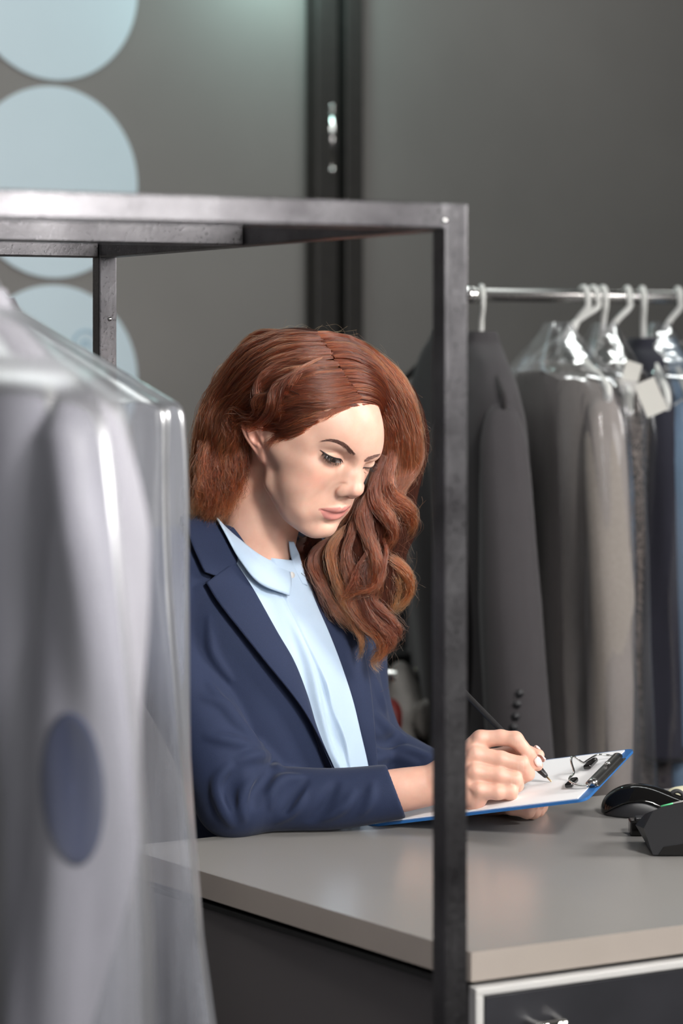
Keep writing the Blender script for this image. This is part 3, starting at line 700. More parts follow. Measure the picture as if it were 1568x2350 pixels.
    tg(1494, 912, 3.84, .040, .060, -22, 'white paper tag pinned over the dark navy jacket'); tg(1447, 868, 3.90, .030, .058, 18, 'greyer paper tag on the dress cover'); tg(1568, 962, 3.95, .045, .060, -35, 'white paper tag at the right edge on the denim shirt cover')
    # black coat just left of the near post
    hk = on_rail(1076) + np.array([-.05, .06, 0]); 
    r2 = P(1010, 676, 4.02); h, c4 = None, np.array([r2[0], r2[1], zr - .40])
    # low chrome rail with a beige clamp, a black case and wrapped bundles under it
    a, b = P(868, 1552, 4.0), P(1060, 1556, 4.1); root2 = empty('low_rail', (float(a[0]), float(a[1]), 0), 'low chrome rail with beige clamp behind her elbow', 'rail')
    V, F = tube([a, b], .0125, 16); mesh_obj('rail', V, F, M['chrome'], root2)
    for q in (a * .98 + b * .02, b): V, F = tube([[q[0], q[1] + .02, 0], [q[0], q[1] + .02, q[2] + .012]], .012, 12); mesh_obj('upright', V, F, M['dark_metal'], root2)
    m_ = a * .40 + b * .60; t = np.linspace(0, 2 * math.pi, 40); ax = (b - a) / np.linalg.norm(b - a); s1 = np.cross(ax, [0, 0, 1.0]); V, F = tube([m_ + .030 * (np.cos(k) * s1 + np.sin(k) * np.array([0, 0, 1.0])) for k in t], .009, 10, False); mesh_obj('clamp', V, F, M['cream'], root2)
    for k in (.02, .80): q = a * (1 - k) + b * k; V, F = tube([q - ax * .006, q + ax * .006], .017, 16); mesh_obj('collar_ring', V, F, M['chrome'], root2)
    s = SDF((-.02, 3.95, 1.02), (.26, 4.28, 1.10), .005)
    bm = bmesh.new(); c_ = P(925, 1512, 4.22); box_bm(bm, (.20, .16, .045), frame_mat(c_, WD)); q = bm_obj('black_case', bm, M['black'], bevel=.006)
    tag(q, 'flat black case on the shelf behind her shoulder', 'case')
    bm = bmesh.new(); z_ = c_[2] - .0225; box_bm(bm, (.30, .24, .016), frame_mat((c_[0] + .03, c_[1] + .02, z_ - .008), WD)); sh = bm_obj('shelf', bm, M['black'], bevel=.002)
    tag(sh, 'small dark shelf under the black case', 'shelf')
    for dx, dy in ((-.10, 0), (.16, .06)): 
        bm = bmesh.new(); p_ = np.array([c_[0] + .03, c_[1] + .04, 0]) + WD * dx; box_bm(bm, (.02, .02, z_ - .016), frame_mat((p_[0], p_[1], (z_ - .016) / 2), WD)); bm_obj('shelf_leg', bm, M['dark_metal'], sh)
    def bundle(name, px, py, Y, r, mat, label, cat, seed):
        c = P(px, py, Y); s = SDF(c - np.array(r) * 1.5, c + np.array(r) * 1.5, .004); s.ell(c, r, 0)
        g = np.random.default_rng(seed)
        for k in range(9): o = g.normal(size=3) * np.array(r) * .45; s.ell(c + o, np.array(r) * g.uniform(.35, .6), .02)
        s.D = np.clip(s.D, -.03, .03); s.blur(2); V, F = s.mesh(); o = mesh_obj(name, V, F, mat); tag(o, label, cat); return o
    bundle('wrapped_bundle', 925, 1655, 4.02, (.045, .05, .075), M['tag_paper_dim'], 'grey white wrapped bundle hanging under the low rail', 'bundle', 3)
    bundle('red_pouch', 898, 1640, 3.93, (.014, .014, .028), M['red'], 'small dark red pouch beside her sleeve', 'pouch', 5)
    hg, cc = hanger(P(1030, 676, 4.06), wv(62), .19, .085, .085, label='dark hanger holding the black coat behind the near post', group=None, mat='charcoal_b')
    garment('coat', cc, wv(78), M['charcoal_b'], 'long black coat hanging partly hidden by the near steel post', 'coat', 1.2, .20, .085, .05, True, .66, G, 14, (.075, .072, .07), .03)
M['tag_paper_dim'] = simple('wrap_grey', lin(108, 104, 100), .6, noise=(20, .2), bump=(30, .5, .01))
def build_bags():
    n1 = -RK['n1']; w = n1 / np.linalg.norm(n1)                      # near end points to the camera and right
    M['film_near'] = film('cloudy_film', (.66, .67, .71), rough=.36, lo=.06, hi=.38, streak=2.6, gloss=.6)
    M['film_far'] = film('clear_cloudy_film', (.58, .60, .66), rough=.3, lo=.14, hi=.50, streak=3.0, gloss=.6)
    zb = RK['zb']
    # near garment on the front rail: pale grey cardigan with a navy elbow patch
    A = RK['pc'] + RK['u'] * .478; A = np.array([A[0], A[1], zb - .002]); cA = np.array([A[0], A[1], 0]); zt_ = zb + RK['t'] + .002
    h, c = hanger(np.array([A[0], A[1], zt_]), w, .18, .060, .110, .0055, 'white hanger on the front tube carrying the pale grey cardigan', 'hangers on the near rack')
    root = garment('cardigan', c, w, M['grey_white'], 'pale grey cardigan with a navy elbow patch, hanging nearest on the rack', 'cardigan', .74, .200, .062, .050, False, group='clothes on the near rack', seed=31)
    for sg in (1, -1):
        if sg > 0: ax = [P(176, 905, 1.775), P(205, 1050, 1.76), P(222, 1250, 1.755), P(224, 1500, 1.752), P(206, 1750, 1.752), P(186, 1950, 1.757), P(150, 2150, 1.765), P(112, 2350, 1.775), P(80, 2520, 1.79)]
        else:
            sp = c - w * .195; ax = [sp + np.array([0, 0, -.095 - .065 * k]) - w * .012 * math.sin(k) for k in range(9)]
        pth = catmull(np.array(ax), 70); t = np.linspace(0, 1, 70); rr = np.interp(t, [0, .06, .2, .5, .8, 1], [.014, .030, .039, .040, .036, .034]); seg = 40
        V, F = tube(pth, rr, seg, True); g = rsin(77, 8, (1, 4), (.5, 3)); ctr = np.repeat(pth, seg, 0); a = np.tile(np.linspace(0, 6.283, seg, endpoint=False), 70); V = ctr + (V - ctr) * (1 + .17 * g(a, np.repeat(t, seg) * 5))[:, None]
        sl = mesh_obj('sleeve', V, F, M['grey_white'], root)
        if sg > 0:
            cs = Caster(V, F); th = np.linspace(0, 6.283, 48, endpoint=False); Vp, Np = [], []
            for r_ in np.linspace(0, 1, 10):
                for k in th:
                    p, n = cs.near(168 + 72 * r_ * math.cos(k) + 8 * r_ * math.sin(k), 1810 + 176 * r_ * math.sin(k), 1.72); Vp.append(p + n * .0016); Np.append(n)
            Fp = [(i * 48 + j, i * 48 + (j + 1) % 48, (i + 1) * 48 + (j + 1) % 48, (i + 1) * 48 + j) for i in range(9) for j in range(48)]
            W_, G_ = thicken(Vp, Fp, np.array(Np), .0014); e = mesh_obj('elbow_patch', W_, G_, M['patch'], sl); e['label'] = 'navy oval elbow patch'
    cover(c + (0, 0, .0), w, 'cloudy plastic cover over the pale grey cardigan, nearest on the rack', M['film_near'], [.250, .285, .300, .30, .295, .29], [.22, .24, .25, .25, .25, .25], 1.2, .088, 41, 'plastic covers on the near rack', .016, .03, .085)
    # second garment on the hanging rail, turned a little towards the counter
    B = RK['m0'] + RK['u'] * .322; zt2 = zb + RK['t'] + .002; w2 = np.array([.80, -.60, 0])
    h, c2 = hanger(np.array([B[0], B[1], zt2]), w2, .165, .085, .110, .0062, 'white hanger on the middle tube carrying the grey shirt, its rounded arm end showing', 'hangers on the near rack')
    garment('shirt_on_hanger', c2, w2, M['grey_shirt'], 'mid grey shirt in the clearer cover, on the middle tube of the rack', 'shirt', .78, .145, .082, .035, True, .56, 'clothes on the near rack', 33, (.036, .032, .028), .0)
    cover(c2, w2, 'clearer plastic cover beside the clerk, hanging on the middle tube', M['film_far'], [.278, .284, .294, .312, .344, .380, .410], [.2, .22, .23, .24, .25, .26, .26], 1.15, .060, 43, 'plastic covers on the near rack', .013, .03, .088, sharp=True)
M['grey_shirt'] = fabric('mid_grey_cotton', lin(104, 101, 106), 900)
# ================================================================ the clerk
S_AX = np.array([.77, .64, 0]); S_AX /= np.linalg.norm(S_AX)         # from her right shoulder to her left
N_AX = np.array([S_AX[1], -S_AX[0], 0])                             # where her chest faces
#           z     cx      cy     a     b
TORSO = [(.70, -.060, 3.095, .175, .120), (.80, -.058, 3.075, .178, .120), (.90, -.055, 3.045, .160, .112), (1.00, -.062, 3.018, .150, .108), (1.06, -.082, 3.012, .155, .111),
         (1.16, -.113, 3.010, .168, .116), (1.20, -.117, 3.006, .164, .104), (1.235, -.119, 3.002, .146, .086), (1.265, -.121, 2.998, .108, .072), (1.285, -.122, 2.996, .074, .058), (1.30, -.122, 2.996, .05, .045)]
def torso_field(s, grow=0.0):
    T = np.array(TORSO); z = s.lo[2] + s.h * np.arange(s.n[2]); par = [np.interp(z, T[:, 0], T[:, i]).astype(np.float32) for i in range(1, 5)]
    for i in range(4): par[i] = np.convolve(np.pad(par[i], 6, mode='edge'), np.ones(13) / 13, 'valid').astype(np.float32)
    x = (s.lo[0] + s.h * np.arange(s.n[0])).astype(np.float32)[:, None, None]; y = (s.lo[1] + s.h * np.arange(s.n[1])).astype(np.float32)[None, :, None]
    dx = x - par[0][None, None, :]; dy = y - par[1][None, None, :]
    u = np.abs(dx * S_AX[0] + dy * S_AX[1]) / (par[2][None, None, :] + grow); v = np.abs(dx * N_AX[0] + dy * N_AX[1]) / (par[3][None, None, :] + grow)
    q = (u ** 2.4 + v ** 2.4) ** (1 / 2.4)
    d = (q - 1) * (np.minimum(par[2], par[3])[None, None, :] + grow) * .85
    zz = z[None, None, :].astype(np.float32); d = np.maximum(d, zz - 1.305)
    s.D = np.minimum(s.D, d.astype(np.float32))
R_ARM = [P(372, 1325, 2.925), P(376, 1455, 2.91), P(405, 1550, 2.89), P(455, 1645, 2.87), P(503, 1745, 2.85), P(538, 1832, 2.845)]
R_FORE = [P(538, 1832, 2.845), P(650, 1833, 2.86), P(770, 1833, 2.862), P(908, 1817, 2.866)]
L_ARM = [P(800, 1420, 3.125), P(806, 1520, 3.115), P(818, 1620, 3.10), P(852, 1722, 3.07)]
L_FORE = [P(852, 1722, 3.07), P(945, 1768, 3.03), P(1045, 1803, 2.99)]
class Caster:
    def __init__(s, V, F): s.t = BVHTree.FromPolygons([Vector(v) for v in V], F)
    def hit(s, px, py):
        d = Vector(((px - PCX) / FPX, 1.0, -(py - PHY) / FPX)).normalized(); h = s.t.ray_cast(Vector((0, 0, EYE)), d)
        if h[0] is None: return None
        n = h[1]; n = -n if n.dot(d) > 0 else n
        return np.array(h[0]), np.array(n)
    def near(s, px, py, Y=2.95):
        h = s.hit(px, py)
        if h: return h
        q = s.t.find_nearest(Vector(P(px, py, Y))); return np.array(q[0]), np.array(q[1])
def base_blazer():
    s = SDF((-.36, 2.70, .68), (.16, 3.30, 1.33), .004)
    torso_field(s)
    s.poly([P(566, 1262, 2.985), P(470, 1262, 2.955), P(390, 1300, 2.93)], [.050, .050, .058], .03)
    s.poly([P(566, 1262, 2.985), P(700, 1300, 3.06), P(790, 1385, 3.12)], [.050, .046, .054], .03)
    s.D = np.clip(s.D, -.03, .03); s.blur(5); s.refine(2)
    return s
def drape(cst, L, Rr, nu, nv, off, mat, name, parent, th=.002, Y=2.95, smooth_n=True):
    """a cloth sheet lying on a surface between two edges given as photograph pixels"""
    L = catmull(L, nv) if len(L) > 2 else catmull(L, nv); Rr = catmull(Rr, nv)
    V = np.zeros((nv, nu, 3)); Nn = np.zeros((nv, nu, 3))
    for i in range(nv):
        for j in range(nu):
            u = j / (nu - 1); p = L[i] * (1 - u) + Rr[i] * u
            V[i, j], Nn[i, j] = cst.near(p[0], p[1], Y)
    for _ in range(6):
        for ax in (0, 1):
            Q = np.pad(Nn, [(1, 1) if k == ax else (0, 0) for k in range(3)], mode='edge'); Nn = sum(np.take(Q, np.arange(Nn.shape[ax]) + k, ax) for k in range(3))
        Nn /= np.linalg.norm(Nn, axis=2)[..., None]
    o = np.array([[off(j / (nu - 1), i / (nv - 1)) for j in range(nu)] for i in range(nv)])
    V = V + Nn * o[..., None]
    V = V.reshape(-1, 3); F = grid_faces(nv, nu); n = vnormals(V, F)
    if n[len(n) // 2] @ Nn.reshape(-1, 3)[len(n) // 2] < 0: F = [f[::-1] for f in F]; n = -n
    W, G = thicken(V, F, n, th)
    return mesh_obj(name, W, G, mat, parent), V.reshape(nv, nu, 3)
# ---- board under her hand (used for the hands too)
BA = P(800, 1897, 2.90); BB = P(1345, 1832, 2.765); BC = P(1490, 1712, 2.95)
B_N = np.cross(BB - BA, BC - BB); B_N /= np.linalg.norm(B_N); B_N = B_N if B_N[2] > 0 else -B_N
B_U = (BB - BA) / np.linalg.norm(BB - BA); B_V = np.cross(B_N, B_U)
def board_hit(px, py, off=0.0):
    d = np.array([(px - PCX) / FPX, 1.0, -(py - PHY) / FPX]); o = np.array([0, 0, EYE]); t = ((BA + B_N * off - o) @ B_N) / (d @ B_N); return o + d * t
def build_hand_sdf():
    tip = board_hit(1266, 1794, .0012)
    s = SDF((.02, 2.74, .90), (.30, 3.02, 1.14), .001)
    # right forearm, wrist, palm
    s.poly([P(868, 1822, 2.868), P(930, 1812, 2.868), P(1000, 1800, 2.868), P(1035, 1788, 2.868)], [.0285, .0275, .0250, .0245], .01, squash=((0, 1, 0), .86))
    mcp = [P(1104, 1697, 2.872), P(1092, 1734, 2.858), P(1092, 1773, 2.846), P(1101, 1815, 2.838)]
    w = P(1015, 1790, 2.868)
    for m, r in zip(mcp, (.0130, .0132, .0125, .0120)):
        s.poly([w + (m - w) * .12, m + (0, .004, -.002)], [.0180, r], .014)
    s.poly([P(1040, 1815, 2.862), P(1090, 1838, 2.846)], [.019, .0125], .014)
    s.poly([P(1040, 1780, 2.885), P(1120, 1770, 2.895)], [.022, .016], .012)
    # fingers
    def finger(pts, rad, k=.004):
        s.poly(pts, rad, k)
        for p, r in zip(pts[1:-1], rad[1:-1]): s.ell(p, (r * 1.04,) * 3, .003)
    fi = [mcp[0], P(1150, 1693, 2.868), P(1183, 1697, 2.864), P(1212, 1730, 2.864), P(1234, 1757, 2.866)]
    finger(fi, [.0118, .0098, .0100, .0087, .0070])
    fm = [mcp[1], P(1150, 1743, 2.852), P(1196, 1755, 2.850), P(1211, 1776, 2.858), P(1200, 1786, 2.868)]
    finger(fm, [.0122, .0105, .0103, .0088, .0076])
    fr = [mcp[2], P(1145, 1780, 2.842), P(1181, 1790, 2.842), P(1186, 1802, 2.854), P(1165, 1806, 2.866)]
    finger(fr, [.0118, .0100, .0099, .0085, .0076])
    fl = [mcp[3], P(1142, 1818, 2.834), P(1172, 1817, 2.836), P(1172, 1826, 2.846), P(1150, 1828, 2.856)]
    finger(fl, [.0110, .0092, .0090, .0080, .0070])
    th = [P(1060, 1765, 2.895), P(1130, 1742, 2.905), P(1196, 1722, 2.898), P(1236, 1733, 2.884)]
    finger(th, [.0175, .0125, .0098, .0078], .006)
    # knuckles, tendons, skin creases
    for m, r in zip(mcp, (.0075, .0080, .0072, .0065)): s.ell(m + np.array([-.001, -.0065, .003]), (r, r * .8, r), .006)
    for m in mcp: s.cone(w + (m - w) * .35 + np.array([0, -.014, .006]), m + np.array([-.002, -.0095, .003]), .0016, .0018, .006)
    for f in (fi, fm, fr, fl):
        p = f[2]
        for dx in (-.003, .0, .003): s.poly([p + np.array([dx, -.0102, .0055]), p + np.array([dx, -.0105, .0]), p + np.array([dx, -.0098, -.004])], .00045, .0012, 'cut')
    # left hand: palm under the board, four curled fingers, thumb over the far edge
    lw = P(1120, 1826, 2.965)
    s.poly([P(1010, 1795, 3.0), P(1075, 1815, 2.98), lw], [.026, .0235, .0225], .01)
    lm = [P(1174, 1849, 2.900), P(1188, 1848, 2.922), P(1198, 1843, 2.945), P(1204, 1834, 2.968)]
    for m, r in zip(lm, (.0115, .012, .012, .011)): s.poly([lw, m], [.019, r], .012)
    for k, m in enumerate(lm):
        e = m + np.array([.024, .002, .000]); t = e + np.array([.010, -.004, .010]) * (1.0 if k else .8)
        finger([m, e + np.array([-.004, -.003, -.006 - .001 * k]), e, t], [.0112, .0100, .0092, .0080], .004)
    finger([P(1165, 1795, 2.995), P(1205, 1762, 3.03), P(1245, 1741, 3.035), P(1280, 1741, 3.035)], [.0155, .0115, .0095, .0078], .006)
    # sink nothing into the board: keep the writing hand on top of it and the carrying hand under it
    return s, dict(tip=tip, fi=fi, th=th, fm=fm, fl=fl)
def build_person():
    root = empty('person', (-.06, 3.06, 0), 'woman in navy blazer and pale blue shirt writing at the counter, looking down', 'person')
    # ---------------- body: head and neck, trunk, forearms and hands in one mesh
    h = build_head_sdf(); h.blur(1); hv, hf = h.mesh()
    wv = HW(hv)
    hs, HD = build_hand_sdf(); hs.blur(1); av, af = hs.mesh()
    b = SDF((-.36, 2.75, .02), (.14, 3.28, 1.33), .006); torso_field(b, -.014)
    for A in (R_ARM, L_ARM): b.poly(A, np.linspace(.042, .036, len(A)), .02)
    for A in (R_FORE[:3], L_FORE[:2]): b.poly(A, np.linspace(.033, .022, len(A)), .01)
    for sx in (-1, 1):
        c = np.array([-.06, 3.08, 0]) + S_AX * sx * .085
        b.poly([c + (0, 0, .84), c + np.array([0, .01, .50]), c + np.array([0, .02, .10])], [.085, .055, .038], .03)
    bv, bf = b.mesh()
    V, F = join([(wv, hf), (av, af), (bv, bf)])
    body = mesh_obj('body', V, F, M['skin'], root)
    nh = len(hv)
    # face colours: lips, blush, brows' shade belong to the skin itself
    att = body.data.color_attributes.new('tint', 'FLOAT_COLOR', 'POINT'); C = np.zeros((len(V), 4), np.float32); C[:, 3] = 1
    x, y, z = hv[:, 0], hv[:, 1], hv[:, 2]
    ax = np.abs(x); front = sstep(-.078, -.086, y)
    mid = np.interp(ax, [0, .006, .016, .0265], [-.0572, -.0564, -.0552, -.0540])
    top = np.interp(ax, [0, .0035, .009, .017, .0255], [-.0490, -.0468, -.0478, -.0500, -.0535]); bot = np.interp(ax, [0, .006, .014, .0225], [-.0698, -.0692, -.0655, -.0560])
    lip = front * sstep(top + .0008, top - .0008, z) * sstep(bot - .0008, bot + .0008, z) * sstep(.0258, .0240, ax)
    C[:nh, 0] = lip
    C[:nh, 1] = .55 * np.exp(-((ax - .047) ** 2 / .017 ** 2 + (z + .020) ** 2 / .014 ** 2)) * sstep(-.02, -.05, y) + .5 * np.exp(-((x) ** 2 / .012 ** 2 + (z + .024) ** 2 / .012 ** 2)) * sstep(-.10, -.112, y)
    C[:nh, 1] += .7 * sstep(.066, .074, ax) * sstep(.045, .03, np.abs(z)) * sstep(-.02, 0, y)
    C[nh:nh + len(av), 1] = .16
    att.data.foreach_set('color', C.ravel())
    # ---------------- blazer
    s = base_blazer(); T0 = s.D.copy(); tv, tf = s.mesh(); torso = Caster(tv, tf)
    s.poly(catmull(R_ARM, 24), np.interp(np.linspace(0, 1, 24), [0, .25, .6, .85, 1], [.060, .054, .051, .052, .050]), .006)
    s.poly(catmull(R_FORE, 20), np.interp(np.linspace(0, 1, 20), [0, .25, .6, 1], [.046, .0405, .0385, .0350]), .010)
    s.poly(catmull(L_ARM, 20), np.interp(np.linspace(0, 1, 20), [0, .3, .8, 1], [.058, .050, .047, .046]), .008)
    s.poly(catmull(L_FORE, 20), np.interp(np.linspace(0, 1, 20), [0, .4, 1], [.044, .041, .034]), .010)
    v0, f0 = s.mesh(); cs = Caster(v0, f0)
    def fold(px, r, depth=.5, k=.006, op='add'):
        pts = []
        for p in catmull(px, 18):
            h_ = cs.hit(p[0], p[1])
            if h_: pts.append(h_[0] - h_[1] * r * depth)
        if len(pts) > 2:
            rr = r * np.sin(np.linspace(.25, math.pi - .25, len(pts))) ** .7; s.poly(pts, rr, k, op)
    # folds of the right sleeve round the elbow and along the forearm
    fold([(480, 1570), (530, 1640), (575, 1690), (612, 1735)], .010, .18)
    fold([(548, 1745), (590, 1733), (622, 1748), (640, 1766)], .010, .12)
    fold([(498, 1800), (512, 1850), (530, 1892)], .010, .12); fold([(528, 1755), (500, 1790), (494, 1840)], .008, .18)
    fold([(560, 1880), (553, 1840), (570, 1805), (600, 1785)], .009, .18); fold([(622, 1850), (625, 1815), (650, 1790), (690, 1783)], .009, .12)
    fold([(640, 1885), (680, 1850), (700, 1810)], .008, .18); fold([(745, 1880), (790, 1850), (812, 1820)], .007, .18); fold([(830, 1868), (850, 1835), (856, 1800)], .006, .18)
    fold([(585, 1850), (590, 1815), (620, 1775)], .008, -.2, .008, 'cut'); fold([(655, 1860), (672, 1825), (700, 1795)], .008, -.2, .008, 'cut'); fold([(715, 1880), (745, 1845), (770, 1800)], .008, -.2, .008, 'cut')
    fold([(535, 1850), (528, 1810), (548, 1775)], .008, -.2, .008, 'cut'); fold([(480, 1420), (490, 1500), (530, 1560)], .006, .12)
    fold([(470, 1600), (520, 1620), (555, 1660)], .008, .18); fold([(475, 1690), (530, 1700), (590, 1712)], .008, .18)
    # left sleeve
    fold([(862, 1640), (890, 1672), (925, 1692)], .009, .12); fold([(845, 1700), (880, 1718), (930, 1722), (985, 1735)], .009, .12); fold([(850, 1745), (900, 1735), (950, 1750)], .007, .18)
    fold([(852, 1690), (875, 1705), (920, 1708)], .007, -.2, .008, 'cut'); fold([(862, 1560), (872, 1600), (885, 1630)], .008, .18)
    # cuff openings
    a, b2 = np.array(R_FORE[-1]), np.array(R_FORE[-2]); d = (a - b2) / np.linalg.norm(a - b2)
    s.poly([a - d * .030, a + d * .06], [.0285, .0300], .002, 'cut')
    sl, X, Y_, Z_ = s.sub(a - .06, a + .08, 0)
    pl = ((X - a[0]) * d[0] + (Y_ - a[1]) * d[1] + (Z_ - a[2]) * (d[2] + .28) - .002); sel = s.D[sl]; near = ((X - a[0]) ** 2 + (Y_ - a[1]) ** 2 + (Z_ - a[2]) ** 2) < .075 ** 2
    s.D[sl] = np.where(near & (X > a[0] - .03), np.maximum(sel, pl), sel)
    s.blur(2); V, F = s.mesh()
    bl = mesh_obj('blazer', V, F, M['navy'], root); bl['label'] = 'navy blazer'
    # ---------------- shirt front lying in the blazer's opening
    Lp = [(532, 1268), (543, 1285), (583, 1349), (636, 1446), (676, 1517), (704, 1596), (722, 1667), (743, 1738), (758, 1776), (775, 1830), (790, 1890)]
    Rp = [(674, 1290), (683, 1303), (704, 1374), (740, 1456), (768, 1524), (797, 1606), (818, 1685), (836, 1756), (846, 1815), (852, 1890)]
    Lq = [(x_ - (12 if i_ < 6 else 3), y_) for i_, (x_, y_) in enumerate(Lp)]; Rq = [(x_ + 12, y_) for x_, y_ in Rp]
    plk = lambda v: np.interp(v, [0, .2, .35, .5, .65, .8, 1], [.60, .47, .47, .47, .48, .48, .48])
    def soff(u, v):
        e = .0030 + .0030 * sstep(-.010, .010, u - plk(v)) - .0016 * sstep(.02, .04, abs(u - plk(v) + .03)) * 0
        e += .0065 * math.exp(-((u - .30 - .12 * math.sin(v * 7)) / .09) ** 2) * sstep(.12, .35, v) + .003 * math.sin(v * 22 + u * 9) * math.exp(-((u - .32) / .15) ** 2)
        e += .004 * sstep(.35, .5, v) * math.exp(-((u - plk(v) - .03) / .03) ** 2) * math.sin(v * 16) ** 2
        return e
    shirt, _ = drape(torso, Lq, Rq, 61, 140, soff, M['shirt'], 'shirt', root, .0015); shirt['label'] = 'pale blue shirt'
    # collar: stand round the neck and two wings
    neckc = Caster(*join([(wv, hf), (tv, tf)]))
    def sheet(px4, off, name, th=.0022, nu=16, nv=16, mat=M['shirt'], par=shirt, c=neckc):
        (a1, a2), (b1, b2) = px4
        return drape(c, a1, b1, nu, nv, off, mat, name, par, th)[0]
    sheet((([(489, 1188), (540, 1231), (600, 1274), (661, 1307)], None), ([(500, 1222), (545, 1290), (585, 1346), (651, 1375)], None)), lambda u, v: .0035 + .012 * math.sin(u * math.pi * .62), 'collar', .0025, 14, 40)
    sheet((([(656, 1240), (661, 1275), (670, 1308), (688, 1344)], None), ([(664, 1240), (674, 1272), (685, 1306), (698, 1349)], None)), lambda u, v: .006 + .003 * u, 'collar', .0025, 8, 30)
    sheet((([(655, 1298), (660, 1306), (663, 1318), (661, 1332)], None), ([(662, 1290), (668, 1303), (674, 1316), (676, 1334)], None)), lambda u, v: .003, 'collar_stand', .002, 8, 12)
    bt = neckc.near(664, 1322)[0]; bn = neckc.near(664, 1322)[1]
    Vb, Fb = tube([bt + bn * .004, bt + bn * .0065], [.0045, .0042], 16); mesh_obj('button', Vb, Fb, M['white_trim'], shirt)
    # ---------------- lapels and blazer collar
    def loff(h0, h1): return lambda u, v: (.0045 + (h0 + (h1 - h0) * v) * math.sin(min(1, u * 1.15) * math.pi * .5)) - .004 * (1 - sstep(0, .12, u))
    inner = [(543, 1286), (583, 1349), (636, 1446), (676, 1517), (704, 1596), (722, 1667), (743, 1738), (759, 1776), (770, 1815)]
    outer = [(467, 1340), (505, 1398), (547, 1453), (600, 1520), (654, 1588), (690, 1642), (726, 1712), (752, 1768), (766, 1812)]
    lp, _ = drape(torso, inner, outer, 22, 120, loff(.007, .015), M['navy'], 'lapel', bl, .0028)
    inner2 = [(690, 1318), (704, 1374), (740, 1456), (768, 1524), (797, 1606), (818, 1685), (836, 1756), (846, 1815)]
    outer2 = [(760, 1330), (790, 1400), (815, 1470), (830, 1540), (838, 1600), (845, 1680), (851, 1756), (853, 1815)]
    drape(torso, inner2, outer2, 16, 110, loff(.006, .008), M['navy'], 'lapel', bl, .0028)
    ci = [(480, 1172), (493, 1192), (520, 1240), (543, 1285), (516, 1335)]; co = [(405, 1180), (420, 1215), (436, 1262), (452, 1297), (461, 1314)]
    drape(neckc, ci, co, 16, 40, lambda u, v: .006 + .006 * math.sin(u * math.pi * .6), M['navy'], 'blazer_collar', bl, .003)
    # ---------------- trousers and shoes behind the counter
    t = SDF((-.32, 2.90, .03), (.18, 3.26, .92), .008); torso_field(t, .004)
    sl, X, Y_, Z_ = t.sub((-.4, 2.8, 0), (.3, 3.4, .93), 0); t.D[sl] = np.maximum(t.D[sl], .70 - Z_)
    for sx in (-1, 1):
        c = np.array([-.06, 3.08, 0]) + S_AX * sx * .085
        t.poly([c + (0, 0, .82), c + np.array([0, .01, .50]), c + np.array([0, .02, .09])], [.098, .072, .066], .02)
    V, F = t.mesh(); mesh_obj('trousers', V, F, M['navy'], root)
    for sx in (-1, 1):
        c = np.array([-.06, 3.10, 0]) + S_AX * sx * .085
        q = SDF(c - (.14, .16, .005), c + (.16, .12, .12), .005)
        q.poly([c + np.array([0, 0, .035]), c + N_AX * .07 + (0, 0, .032), c + N_AX * .12 + (0, 0, .026)], [.036, .036, .026], .01); q.poly([c + (0, 0, .04), c + (0, 0, .10)], [.036, .036], .01)
        sl, X, Y_, Z_ = q.sub(c - .3, c + .3, 0); q.D[sl] = np.maximum(q.D[sl], .004 - Z_)
        V, F = q.mesh(); mesh_obj('shoe', V, F, M['matt_black'], root)
    build_face(root, body, Caster(wv, hf)); build_nails(root, HD)
    if 'build_hair' in globals(): build_hair(root, Caster(wv, hf), Caster(*join([(wv, hf), (tv, tf), (v0, f0)])))
    return HD
def hairs(name, strands, radii, mat, parent, tones=None):
    """one hair object made of many strands (lists of points)"""
    hc = bpy.data.hair_curves.new(name); hc.add_curves([len(s_) for s_ in strands])
    hc.attributes['position'].data.foreach_set('vector', np.vstack(strands).astype(np.float32).ravel())
    r = hc.attributes.get('radius') or hc.attributes.new('radius', 'FLOAT', 'POINT'); r.data.foreach_set('value', np.concatenate(radii).astype(np.float32))
    if tones is not None: hc.attributes.new('tone', 'FLOAT', 'POINT').data.foreach_set('value', np.concatenate(tones).astype(np.float32))
    hc.materials.append(mat); o = bpy.data.objects.new(name, hc); COL.objects.link(o); place(o, parent); return o
